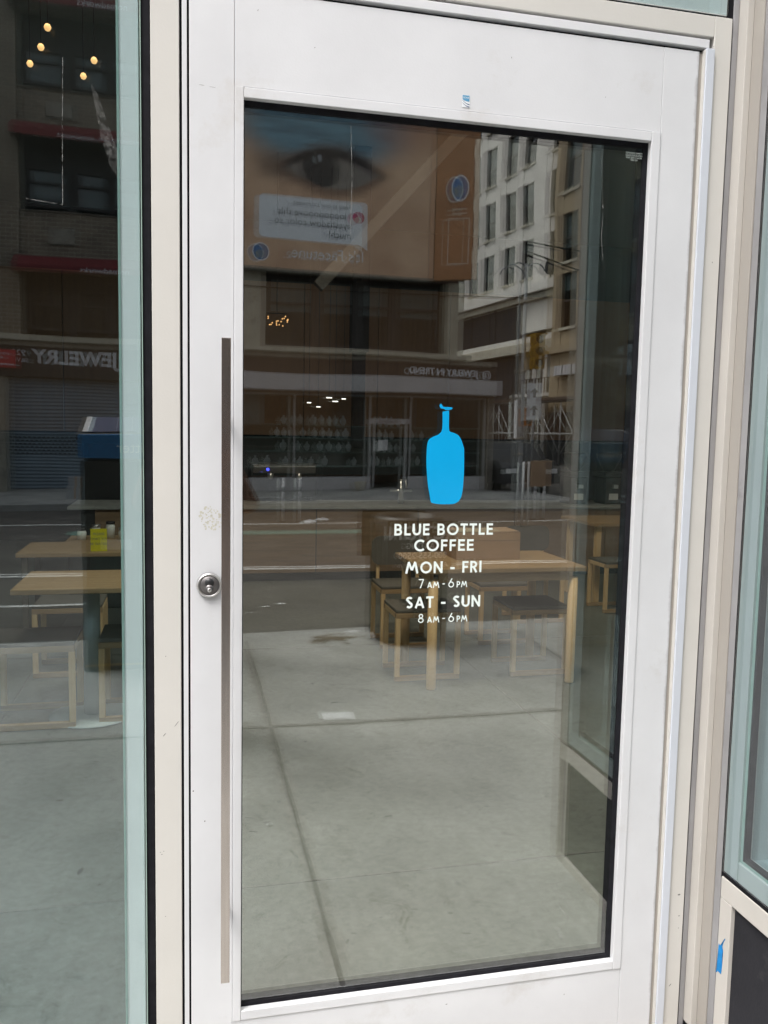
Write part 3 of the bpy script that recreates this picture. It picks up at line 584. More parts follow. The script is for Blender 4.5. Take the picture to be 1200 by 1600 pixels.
def letter_line(runs, x0, x1, z0, cap, weight, name='lettering'):
    """runs: (text, relative cap height). fits between x0 and x1"""
    items = []; X = 0.0; h = weight / 2
    for txt, k in runs:
        for ch in txt:
            G = glyphs(h / k); adv, strokes = G[ch]
            items.append((X, k, strokes)); X += (adv + 0.15) * k
    X -= 0.15 * runs[-1][1]
    s_ = (x1 - x0) / X; mb = MB(); i = 0
    for gx, k, strokes in items:
        for pl in strokes:
            closed = (Vector(pl[0]) - Vector(pl[-1])).length < 1e-6
            P = [Vector((x0 + (gx + p[0] * k) * s_, z0 + p[1] * k * cap)) for p in pl]
            hw = h * cap; L = len(P); yy = Z_DEC - 0.00003 * (i % 12); i += 1; ring = []
            for j in range(L):
                a = P[(j - 1) % (L - 1)] if closed else P[max(j - 1, 0)]; b = P[(j + 1) % (L - 1) if closed and j + 1 >= L else min(j + 1, L - 1)]
                if closed and j == L - 1: b = P[1]
                d = (b - a).normalized(); n_ = Vector((-d.y, d.x))
                if 0 < j < L - 1 and not closed:
                    d1 = (P[j] - P[j - 1]).normalized(); d2 = (P[j + 1] - P[j]).normalized(); c_ = max(0.5, math.sqrt(max(0.0, (1 + d1.dot(d2)) / 2))); w_ = hw / c_
                else: w_ = hw
                ring.append((mb.bm.verts.new((P[j].x + n_.x * w_, yy, P[j].y + n_.y * w_)), mb.bm.verts.new((P[j].x - n_.x * w_, yy, P[j].y - n_.y * w_))))
            for (a1, a2), (b1, b2) in zip(ring, ring[1:]):
                f = mb.bm.faces.new((a1, a2, b2, b1)); f.normal_update()
                if f.normal.y > 0: f.normal_flip()
    return mb.build(name, 'letter_white', door, recalc=False)
def LL(runs, x0, x1, ztop, zbot, w):
    x0, x1 = x0 * 1.010, x1 * 1.010; zt, zb = (1.5 + (z - 1.5) * 1.010 for z in (ztop, zbot))
    return letter_line(runs, x0, x1, zb, zt - zb, w)
LL([('BLUE BOTTLE', 1)], 0.4548, 0.6908, 1.2946, 1.2680, 0.185)
LL([('COFFEE', 1)], 0.5022, 0.6450, 1.2580, 1.2312, 0.185)
LL([('MON - FRI', 1)], 0.4822, 0.6654, 1.2072, 1.1803, 0.185)
LL([('7~', 1), ('AM', 0.68), ('~_~6', 1), ('~PM', 0.68)], 0.5148, 0.6320, 1.1669, 1.1459, 0.115)
LL([('SAT - SUN', 1)], 0.4855, 0.6648, 1.1265, 1.0994, 0.185)
LL([('8~', 1), ('AM', 0.68), ('~_~6', 1), ('~PM', 0.68)], 0.5152, 0.6345, 1.0859, 1.0647, 0.115)
for i in range(4): text_part(['TEMPERED SAFETY', 'GLASS INSULATED', 'ANSI Z97.1 16CFR', '1201 CII'][i], 'letter_white', door, 0.0052, (1.0165 + 0.001, Z_DEC, 2.158 - i * 0.0052), name='glass_stamp', ext=0.0)

# ================================================================== RETURN WINDOW at the right of the door
RX = 1.281
rw = thing('return_window', 'side window at a right angle to the door, over a charcoal panel, at the right edge', 'window')
MB().box(1.2642, -0.030, -0.02, RX, 0.12, 3.24, 0.0015).build('corner_post', 'cream_shade', rw)
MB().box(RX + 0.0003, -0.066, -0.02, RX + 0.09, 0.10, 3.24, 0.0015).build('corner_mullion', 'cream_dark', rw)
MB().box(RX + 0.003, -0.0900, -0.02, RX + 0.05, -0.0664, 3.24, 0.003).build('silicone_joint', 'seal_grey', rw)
MB().box(RX + 0.0035, -0.0945, 0.42, RX + 0.03, -0.0903, 3.24).build('seal', 'gap', rw)
y0, y1 = -0.0950, -0.745
pane('glass_pane', 'glass_teal', rw, [(RX + 0.002, y0, 0.438), (RX + 0.002, y1, 0.438), (RX + 0.002, y1, 3.2), (RX + 0.002, y0, 3.2)])
pane('glass_pane', 'glass_teal', rw, [(RX + 0.030, y0 - 0.068, 0.502), (RX + 0.0315, y1 + 0.076, 0.502), (RX + 0.0315, y1 + 0.076, 3.2), (RX + 0.030, y0 - 0.068, 3.2)])
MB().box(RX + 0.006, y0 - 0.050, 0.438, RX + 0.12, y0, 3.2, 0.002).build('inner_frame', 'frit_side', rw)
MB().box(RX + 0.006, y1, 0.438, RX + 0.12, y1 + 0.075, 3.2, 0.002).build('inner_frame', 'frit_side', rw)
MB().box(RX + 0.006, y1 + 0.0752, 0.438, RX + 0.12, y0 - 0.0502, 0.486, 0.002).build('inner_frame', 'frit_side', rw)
MB().box(RX + 0.012, y0 - 0.060, 0.486, RX + 0.028, y0 - 0.0505, 3.2).build('spacer_bar', 'glass_edge', rw)
MB().box(RX + 0.012, y1 + 0.0755, 0.4865, RX + 0.028, y0 - 0.0605, 0.494).build('spacer_bar', 'glass_edge', rw)
MB().box(RX + 0.012, y0 - 0.0665, 0.494, RX + 0.0285, y0 - 0.0605, 3.2).build('inner_seal', 'gasket', rw)
MB().box(RX + 0.012, y1 + 0.0755, 0.4942, RX + 0.0285, y0 - 0.0667, 0.501).build('inner_seal', 'gasket', rw)
MB().box(RX + 0.004, y1, 0.426, RX + 0.05, y0, 0.4375).build('seal', 'gap', rw)
MB().box(RX + 0.001, y1, 0.372, RX + 0.08, y0 - 0.0003, 0.4255, 0.002).build('sill_rail', 'cream_shade', rw)
MB().box(RX + 0.001, y0 - 0.044, -0.02, RX + 0.08, y0 - 0.0003, 0.3715, 0.002).build('panel_frame', 'cream_shade', rw)
MB().box(RX + 0.001, y1, -0.02, RX + 0.08, y1 + 0.014, 0.3715, 0.002).build('panel_frame', 'cream_shade', rw)
MB().box(RX + 0.001, y1 + 0.0143, -0.02, RX + 0.08, y0 - 0.0443, 0.03, 0.002).build('panel_frame', 'cream_shade', rw)
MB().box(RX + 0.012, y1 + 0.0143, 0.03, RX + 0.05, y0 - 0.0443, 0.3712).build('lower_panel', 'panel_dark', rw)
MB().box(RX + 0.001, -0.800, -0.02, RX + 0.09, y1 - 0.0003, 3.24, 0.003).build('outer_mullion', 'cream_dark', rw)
tp = MB(); rnd = random.Random(5)
edge = [(-0.1010, 0.262), (-0.1165, 0.262), (-0.1185, 0.285), (-0.1170, 0.318), (-0.1190, 0.324), (-0.1150, 0.334), (-0.1180, 0.345), (-0.1250, 0.358), (-0.1230, 0.360), (-0.1130, 0.338), (-0.1060, 0.331), (-0.1005, 0.334), (-0.0990, 0.30), (-0.0985, 0.27), (-0.0960, 0.254), (-0.1010, 0.258)]
tf = tp.bm.faces.new([tp.bm.verts.new((RX + 0.0003, y, z)) for y, z in [(a, b - 0.080) for a, b in edge]]); bmesh.ops.triangulate(tp.bm, faces=[tf])
tpo = tag(tp.build('tape_scrap', 'tape', None, recalc=False), 'torn scrap of blue tape stuck on the cream frame beside the charcoal panel', 'tape')
# street-side window right of the corner
rw2 = thing('right_storefront_window', 'large street-side window round the corner to the right', 'window')
pane('glass_pane', 'glass_teal', rw2, [(RX + 0.09, -0.77, 0.45), (9.2, -0.77, 0.45), (9.2, -0.77, 3.2), (RX + 0.09, -0.77, 3.2)])
MB().box(RX + 0.0905, -0.800, -0.02, 9.2, -0.70, 0.449).build('bulkhead', 'cream', rw2)

# ================================================================== SHOP INTERIOR
def stool(x0, x1, y0, y1, h=0.44, back=False, cp=None, label='', group='wooden loop-leg stools'):
    """oak stool: two upright rectangular loops joined by a padded seat"""
    w, d = 0.40, 0.34
    t = thing('stool', label, 'stool' if not back else 'chair', ((x0 + x1) / 2, (y0 + y1) / 2, 0), 0, group)
    b = 0.030; w = abs(x1 - x0); d = abs(y1 - y0)
    for s_ in (-1, 1):
        yy = s_ * (d / 2 - b / 2)
        part_box('foot_rail', 'oak_x', t, (w - 0.0004, b, b), (0, yy, b / 2 + 0.001), 0.003)
        part_box('top_rail', 'oak_x', t, (w - 0.0004, b, b), (0, yy, h - b / 2 - 0.022), 0.003)
        for sx in (-1, 1):
            part_box('leg', 'oak', t, (b, b - 0.001, h - 2 * b - 0.022), (sx * (w / 2 - b / 2), yy, (h - 0.022) / 2), 0.003)
    for sx in (-1, 1): part_box('side_rail', 'oak', t, (b - 0.001, d - 2 * b - 0.001, b), (sx * (w / 2 - b / 2), 0, h - b / 2 - 0.022), 0.003)
    part_box('seat', 'seat', t, (w - 0.004, d - 0.004, 0.021), (0, 0, h - 0.0105), 0.006)
    if back:
        for sx in (-1, 1): part_box('back_post', 'oak', t, (0.024, 0.020, 0.26), (sx * (w / 2 - 0.05), d / 2 + 0.012, h + 0.11), 0.003)
        mb = MB(); pts = []; r = 0.06; z0, z1 = h + 0.10, h + 0.31
        for cx_, cz_, a0 in ((w / 2 - r, z1 - r, 0), (-w / 2 + r, z1 - r, 90), (-w / 2 + r, z0 + r, 180), (w / 2 - r, z0 + r, 270)):
            pts += arc(cx_, cz_, r, r, a0, a0 + 90, 5)
        mb.poly_y(pts, d / 2 - 0.012, 0.014).build('backrest', 'seat', t)
    return t
stool(1.955, 2.335, 2.97, 3.33, label='oak loop-leg stool under the right end of the long oak table')
stool(1.215, 1.625, 2.985, 3.32, label='oak loop-leg stool by the left leg of the long oak table')
stool(-0.960, -0.548, 2.49, 2.84, label='oak loop-leg stool left of the pedestal table, nearest the window')
stool(-0.440, -0.03, 2.53, 2.86, label='oak loop-leg stool right of the pedestal, partly behind the window frame')
stool(-0.90, -0.50, 3.40, 3.74, label='oak loop-leg stool behind the left half of the pedestal table')
stool(-0.32, 0.08, 3.40, 3.74, back=True, label='oak chair with dark back behind the pedestal table, right', group='oak chairs with backs')
stool(2.02, 2.42, 3.75, 4.09, back=True, label='oak chair with dark rounded back across the long oak table, right end', group='oak chairs with backs')
stool(2.55, 2.95, 4.35, 4.69, back=True, label='oak chair with dark rounded back farther off, right of the long table', group='oak chairs with backs')
stool(1.30, 1.70, 3.75, 4.09, back=True, label='oak chair with dark back across the long table, behind its left leg', group='oak chairs with backs')
# long table
lt = thing('long_table', 'oak table with round legs and thick top behind the door glass', 'table', (1.83, 3.12, 0))
part_box('table_top', 'oak_x', lt, (1.02, 0.70, 0.030), (0, 0, 0.705), 0.005)
for sx in (-1, 1):
    for sy in (-1, 1): MB().lathe([(0.026, 0.0), (0.028, 0.01), (0.030, 0.65)], 20, (sx * 0.44, sy * 0.31, 0.001)).build('leg', 'oak', lt)
for sy in (-1, 1): part_box('apron', 'oak_x', lt, (0.82, 0.020, 0.055), (0, sy * 0.31, 0.6620), 0.002)
for sx in (-1, 1): part_box('apron', 'oak', lt, (0.020, 0.56, 0.055), (sx * 0.44, 0, 0.6620), 0.002)
cb = thing('cardboard_box', 'low brown cardboard box on the long oak table', 'box', (1.83, 3.22, 0.7206))
part_box('carton', 'card', cb, (0.42, 0.24, 0.17), (0, 0, 0.0855), 0.002)
MB().box(-0.21, -0.1215, 0.118, 0.21, -0.1203, 0.121).build('flap_edge', 'panel_wood', cb)
for sx in (-1, 1): MB().quad([(sx * 0.002, -0.12, 0.1725), (sx * 0.205, -0.12, 0.176), (sx * 0.205, 0.12, 0.176), (sx * 0.002, 0.12, 0.1725)]).build('flap', 'card', cb)
# pedestal table
pt = thing('pedestal_table', 'square oak table top on a pale blue round steel column behind the left window', 'table', (-0.40, 2.72, 0))
part_box('table_top', 'oak_x', pt, (0.86, 0.56, 0.026), (0, 0, 0.700), 0.004)
MB().lathe([(0.042, 0.0), (0.042, 0.675)], 28, (-0.085, -0.04, 0.012)).build('column', 'ped', pt)
MB().lathe([(0.215, 0.0), (0.215, 0.006), (0.10, 0.012), (0.0, 0.0125)], 48, (-0.085, -0.04, 0.001)).build('base_plate', 'ped', pt)
# far table at right
ft = thing('far_table', 'wooden cafe table with square legs far right beyond the long table', 'table', (3.95, 5.3, 0))
part_box('table_top', 'oak_x', ft, (0.9, 0.7, 0.03), (0, 0, 0.72), 0.005)
for sx in (-1, 1):
    for sy in (-1, 1): part_box('leg', 'oak', ft, (0.05, 0.05, 0.70), (sx * 0.38, sy * 0.28, 0.353), 0.004)
stool(3.45, 3.85, 4.62, 4.95, back=False, label='stool in front of the far cafe table at right')
# second table behind the left window with yellow note
bt = thing('back_table', 'narrow dark oak table with a yellow note, behind the pedestal table', 'table', (-0.55, 4.6, 0))
part_box('table_top', 'oak_x', bt, (1.2, 0.6, 0.03), (0, 0, 0.61), 0.004)
for sx in (-1, 1):
    for sy in (-1, 1): part_box('leg', 'seat', bt, (0.04, 0.04, 0.59), (sx * 0.55, sy * 0.25, 0.2975), 0.004)
yn = thing('yellow_note', 'small bright yellow paper note with writing, standing on the back table', 'note', (-0.61, 4.35, 0.627))
MB().box(-0.055, -0.0015, 0.0, 0.055, 0.0015, 0.16).build('paper', 'yellow', yn)
for i, s_ in enumerate(['PLEASE', 'WAIT TO', 'BE SEATED']): text_part(s_, 'joint', yn, 0.024, (0, -0.0022, 0.115 - i * 0.035), ext=0.0)
# counter with wood panels
ct = thing('service_counter', 'long wood-panelled service counter with thin pale top across the shop', 'counter', (1.6, 6.5, 0))
MB().box(-2.6, 0.05, 0.08, 4.8, 0.75, 0.715).build('carcass', 'dark_wall', ct)
for i in range(7): part_box('front_panel', 'panel_wood', ct, (1.052, 0.02, 0.64), (-2.46 + 1.06 * (i + 0.5), 0.036, 0.398), 0.002)
MB().box(-2.7, -0.01, 0.7215, 4.9, 0.80, 0.748, 0.003).build('counter_top', 'kerb', ct)
part_box('kick_board', 'black', ct, (7.3, 0.02, 0.075), (1.1, 0.04, 0.039))
# back wall: dark band, wood panels above
bw = thing('back_bar', 'dark back bar with tall brown wood wall panels above it', 'wall panelling', (0, 10.2, 0))
for i in range(12): part_box('wood_panel', 'wall_wood', bw, (1.07, 0.04, 2.14), (-5.4 + i * 1.08, 0.1, 2.50), 0.003)
MB().box(-6, 0.13, 0.0, 7.6, 0.2, 3.58).build('backing', 'dark_wall', bw)
MB().box(-6, -0.30, 0.0, 7.6, 0.07, 1.40).build('cabinet', 'dark_wall', bw)
for i in range(8): part_box('shelf_door', 'black', bw, (1.5, 0.02, 1.2), (-5.2 + i * 1.56, -0.312, 0.68), 0.003)
# items on the counter
def grinder(x, y, label):
    t = thing('coffee_grinder', label, 'coffee grinder', (x, y, 0.749), 0, 'coffee grinders on the counter')
    MB().box(-0.10, -0.14, 0, 0.10, 0.14, 0.30, 0.015).build('body', 'black', t)
    MB().box(-0.12, -0.16, 0.305, 0.12, 0.16, 0.36, 0.01).build('head', 'black', t)
    MB().lathe([(0.06, 0.361), (0.14, 0.52), (0.14, 0.56), (0.02, 0.57)], 20).build('hopper', 'black', t)
    MB().box(-0.03, -0.19, 0.18, 0.03, -0.142, 0.22, 0.004).build('spout', 'chrome', t)
    MB().box(-0.055, -0.1425, 0.05, 0.055, -0.1405, 0.12).build('badge', 'white', t)
    return t
grinder(4.20, 6.85, 'black coffee grinder with wide hopper on the counter, left of two')
grinder(4.62, 6.85, 'black coffee grinder with wide hopper on the counter, right of two')
tf_ = thing('counter_tap', 'tall chrome tap with side lever standing on the wooden counter', 'tap', (2.20, 6.8, 0.749))
MB().tube([(0, 0, 0), (0, 0, 0.26)], 0.028, 14).build('column', 'chrome', tf_); MB().tube([(-0.12, 0, 0.14), (0.12, 0, 0.14)], 0.014).build('arm', 'chrome', tf_)
MB().tube([(0, 0, 0.24), (0.02, -0.12, 0.26), (0.02, -0.15, 0.18)], 0.012).build('spout', 'chrome', tf_)
for i, x in enumerate((0.3, 0.46)):
    c_ = thing('cup_stack', ['short', 'tall', 'leaning', 'plain', 'last'][i] + ' stack of paper cups on the counter ' + ['at its left end', 'second from its left end', 'just right of the tap', 'second right of the tap', 'before the grinders'][i], 'cups', (x, 6.95, 0.749), 0, 'cup stacks on the counter')
    n_ = (3, 5, 4, 3, 4)[i]
    for k_ in range(n_): MB().lathe([(0.03, 0), (0.042, 0.09)], 14, (0, 0, 0.001 + k_ * 0.03)).build('cup', 'white', c_)
em = thing('espresso_machine', 'dark espresso machine with a blue indicator light on the counter, left', 'espresso machine', (1.0, 7.3, 0.749))
MB().box(-0.35, -0.2, 0.04, 0.35, 0.25, 0.40, 0.02).build('body', 'black', em); MB().box(-0.33, -0.24, 0.30, 0.33, -0.2, 0.38, 0.01).build('control_panel', 'core', em)
MB().lathe([(0.016, -0.2405), (0.012, -0.250)], 14, (-0.18, 0, 0.34), axis='Y').build('indicator_light', 'led_blue', em)
for sx in (-0.15, 0.15): MB().lathe([(0.03, 0.24), (0.035, 0.30)], 14, (sx, -0.22, 0)).build('brew_head', 'chrome', em)
for sx in (-0.3, 0.3): MB().lathe([(0.02, 0.0), (0.02, 0.04)], 10, (sx, 0, 0.0005)).build('foot', 'black', em)
# condiment shelf with cups behind the left window
cs = thing('condiment_stand', 'tall dark condiment stand with cups and jars behind the left window', 'stand', (-0.62, 5.6, 0))
MB().box(-0.33, -0.2, 0.002, 0.42, 0.2, 0.53, 0.005).build('cabinet', 'dark_wall', cs); MB().box(-0.36, -0.22, 0.531, 0.45, 0.22, 0.56, 0.003).build('top_board', 'oak_x', cs)
for i in range(7):
    j = thing('condiment_jar', 'small pale lidded jar in the row on the condiment stand', 'jar', (-0.86 + i * 0.11, 5.52 + (i % 3) * 0.05, 0.561), 0, 'jars on the condiment stand')
    MB().lathe([(0.035, 0), (0.038, 0.06 + 0.02 * (i % 3)), (0.03, 0.08 + 0.02 * (i % 3))], 14).build('body', 'frit', j); MB().lathe([(0.036, 0.081 + 0.02 * (i % 3)), (0.036, 0.1 + 0.02 * (i % 3)), (0.0, 0.101 + 0.02 * (i % 3))], 14).build('lid', 'chrome' if i % 2 else 'black', j)

# pendant globes near the left window, chandelier and ceiling bars deeper inside
def pendant(x, y, z, label):
    t = thing('pendant_globe', label, 'pendant lamp', (x, y, z), 0, 'warm globe lamps high behind the left window')
    MB().lathe([(0.0001, -0.017), (0.010, -0.012), (0.0155, 0.0), (0.010, 0.012), (0.0001, 0.017)], 16).build('globe', 'bulb', t)
    MB().tube([(0, 0, 0.022), (0, 0, 4.8 - z)], 0.0010, 6).build('cord', 'gap', t)
def fill_light(name, x, y, z, watt, size, parent=None):
    L_ = bpy.data.lights.new(name, 'AREA'); L_.energy = watt; L_.size = size; L_.color = (1.0, 0.86, 0.70)
    o = bpy.data.objects.new(name, L_); C.objects.link(o); o.location = (x, y, z); return o
for x, y, k_, lab in ((1.5, 1.7, 1.0, 'added unseen fill lamp on the ceiling just inside the door'), (-0.8, 1.6, 0.55, 'added unseen fill lamp on the ceiling just inside the left window'), (1.5, 5.2, 0.35, 'added unseen fill lamp on the ceiling before the service counter')):  # unseen lamps added to brighten the shop interior
    t = thing('added_fill_lamp', lab, 'fill lamp', (x, y, 4.74), 0, 'added fill lamps on the shop ceiling')
    MB().lathe([(0.32, 0.0), (0.34, 0.01), (0.34, 0.0595), (0.0, 0.0595)], 32).build('housing', 'black', t); MB().lathe([(0.30, -0.002), (0.0, -0.004)], 32).build('diffuser', 'led', t)
    L_ = fill_light('fill_light', 0, 0, -0.03, FILL_W * k_, 0.6); L_.parent = t
for (x, y), l in zip([(-0.58, 2.19), (-0.64, 2.40), (-0.72, 2.60), (-0.42, 2.48), (-0.49, 2.68)],
        ['topmost warm globe bulb behind the upper left glass', 'second warm globe bulb from the top, left glass', 'leftmost and low warm globe bulb, left glass', 'rightmost warm globe bulb, left glass', 'lowest warm globe bulb, right pair in the left glass']):
    pendant(x, y, 3.2, l)
ch = thing('chandelier', 'small cluster of tiny warm bulbs hanging from the ceiling deep in the shop', 'chandelier', (1.06, 8.6, 2.81))
rnd = random.Random(9)
MB().tube([(0, 0, 0.1), (0, 0, 1.99)], 0.004, 6).build('cord', 'black', ch); MB().tube([(-0.12, 0, 0.1), (0.12, 0, 0.1)], 0.006, 6).build('arm', 'black', ch)
for i in range(19):
    bx, by, bz = rnd.uniform(-0.14, 0.15), rnd.uniform(-0.12, 0.12), rnd.uniform(-0.06, 0.075)
    MB().lathe([(0.0001, -0.010), (0.0095, 0), (0.0001, 0.010)], 8, (bx, by, bz)).build('bulb', 'bulb', ch)
for i, (x, y, z, l) in enumerate([(1.78, 9.0, 1.93, 0.07), (1.86, 9.0, 1.885, 0.07), (1.52, 9.0, 1.86, 0.05), (1.64, 9.0, 1.81, 0.05), (1.97, 9.0, 1.92, 0.05)]):
    t = thing('linear_light', ['longest thin white light bar', 'second thin white light bar from the long one', 'short light bar at the left', 'lowest short light bar', 'short light bar at the right'][i] + ' under the shelf deep in the shop', 'light', (x, y, z), 0, 'thin light bars deep in the shop')
    MB().box(-l / 2, -0.01, -0.006, l / 2, 0.01, 0.006).build('tube', 'led', t)
    MB().box(-l / 2, -0.012, 0.007, l / 2, 0.012, 0.02).build('housing', 'black', t)
    MB().tube([(0, 0, 0.0), (0, 0, 4.8 - z)], 0.003, 6).build('hanger', 'black', t)
# steel diagonal braces inside
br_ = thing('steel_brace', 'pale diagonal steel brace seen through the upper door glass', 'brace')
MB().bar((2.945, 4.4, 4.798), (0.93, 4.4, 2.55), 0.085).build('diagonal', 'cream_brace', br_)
dp = thing('hanging_post', 'slim black square post hanging from the ceiling deep in the shop', 'post', (2.0, 8.2, 0))
MB().box(-0.07, -0.07, 1.30, 0.07, 0.07, 2.45).build('lower_tube', 'gap', dp); MB().box(-0.10, -0.10, 2.45, 0.10, 0.10, 4.8).build('upper_tube', 'gap', dp)

# ================================================================== ACROSS THE STREET
M['brick'] = brick('grey_brown_brick', (0.24, 0.20, 0.15), (0.16, 0.13, 0.10), (0.36, 0.33, 0.28), 0.24, 0.085)
M['brick_red'] = brick('brown_brick', (0.17, 0.10, 0.07), (0.13, 0.08, 0.06), (0.2, 0.18, 0.16))
M['stone'] = mat('limestone_trim', (0.44, 0.41, 0.33), 0.85, var=0.15, scale=2, dirt=((0.22, 0.20, 0.16), 3, 0.58))
M['stone_dark'] = mat('weathered_stone', (0.26, 0.24, 0.20), 0.9, var=0.2, scale=3, dirt=((0.12, 0.11, 0.09), 4, 0.56))
M['white_stone'] = mat('pale_glazed_brick', (0.68, 0.655, 0.60), 0.8, var=0.08, scale=0.6, dirt=((0.44, 0.42, 0.39), 0.8, 0.6))
M['tan_stone'] = mat('tan_brick_wall', (0.30, 0.235, 0.15), 0.85, var=0.12, scale=0.7, dirt=((0.22, 0.17, 0.11), 1.0, 0.6))
M['sash'] = mat('dark_window_frame', (0.028, 0.024, 0.022), 0.6, var=0.2)
M['blind'] = mat('grey_blind', (0.26, 0.29, 0.29), 0.8, var=0.08, scale=3)
M['awning'] = mat('dark_red_canvas', (0.16, 0.022, 0.024), 0.8, var=0.12, scale=3)
M['sign_black'] = mat('black_sign_board', (0.015, 0.016, 0.02), 0.5, var=0.2)
M['sign_white'] = mat('sign_letters', (0.72, 0.73, 0.76), 0.6)
M['sign_brown'] = mat('dark_brown_fascia', (0.045, 0.028, 0.020), 0.6, var=0.2)
M['sign_red'] = mat('red_sign', (0.45, 0.015, 0.03), 0.5)
M['metal_band'] = mat('grey_white_canopy', (0.46, 0.45, 0.46), 0.55, var=0.08, scale=2, dirt=((0.28, 0.27, 0.27), 3, 0.62))
M['shutter'] = mat('galvanised_shutter', (0.17, 0.22, 0.27), 0.5, var=0.12, scale=1.5)
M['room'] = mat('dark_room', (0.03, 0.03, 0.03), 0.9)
M['shop_wood'] = wood('shop_wall_wood', (0.42, 0.21, 0.08), (0.26, 0.12, 0.045), axis='Z', scale=0.4)
M['shop_green'] = mat('dull_green_display', (0.08, 0.11, 0.095), 0.7, var=0.15)
M['bust'] = mat('white_velvet_bust', (0.86, 0.87, 0.86), 0.8, var=0.05)
M['bill_skin'] = None
M['bubble'] = mat('billboard_white', (0.78, 0.82, 0.86), 0.5)
M['bill_text'] = mat('billboard_dark_print', (0.06, 0.06, 0.07), 0.5)
M['bill_grey'] = mat('billboard_grey_print', (0.22, 0.23, 0.26), 0.5)
M['bill_cream'] = mat('billboard_cream_print', (0.62, 0.52, 0.42), 0.5)
M['bill_orange'] = mat('billboard_side_orange', (0.42, 0.20, 0.085), 0.6, var=0.2, scale=0.8)
M['bill_sclera'] = mat('print_sclera', (0.30, 0.26, 0.225), 0.5, var=0.08)
M['bill_iris'] = mat('print_iris', (0.045, 0.032, 0.028), 0.5, var=0.3, scale=4)
M['bill_lid'] = mat('print_eyelid', (0.15, 0.095, 0.07), 0.6, var=0.2, scale=2)
M['pink'] = mat('print_pink', (0.55, 0.10, 0.20), 0.5)
M['bill_blue'] = mat('print_blue', (0.08, 0.18, 0.38), 0.5)
M['yellow_metal'] = mat('signal_yellow', (0.46, 0.26, 0.02), 0.5, var=0.1)
M['orange_plastic'] = mat('orange_barrier', (0.60, 0.20, 0.03), 0.6)
M['galv'] = mat('galvanised_steel', (0.34, 0.35, 0.35), 0.5, metal=0.4, var=0.1)
M['bin_black'] = mat('black_enamel', (0.014, 0.015, 0.013), 0.45, var=0.2)
M['bin_green'] = mat('dark_green_enamel', (0.03, 0.05, 0.04), 0.5, var=0.2)
M['kiosk_blue'] = mat('bright_blue_enamel', (0.01, 0.16, 0.42), 0.5)
M['solar'] = mat('solar_cells', (0.055, 0.07, 0.13), 0.75, spec=0.15, var=0.25, scale=30)
M['litter'] = mat('white_paper', (0.75, 0.76, 0.76), 0.7)
M['litter_grey'] = mat('grey_paper', (0.35, 0.37, 0.38), 0.7)
M['dirt_stain'] = mat('brown_spill', (0.12, 0.085, 0.05), 0.9, var=0.4, scale=30)
M['car_paint'] = mat('black_car_paint', (0.02, 0.021, 0.025), 0.25, var=0.1)
M['tyre'] = mat('tyre_rubber', (0.018, 0.018, 0.018), 0.9)

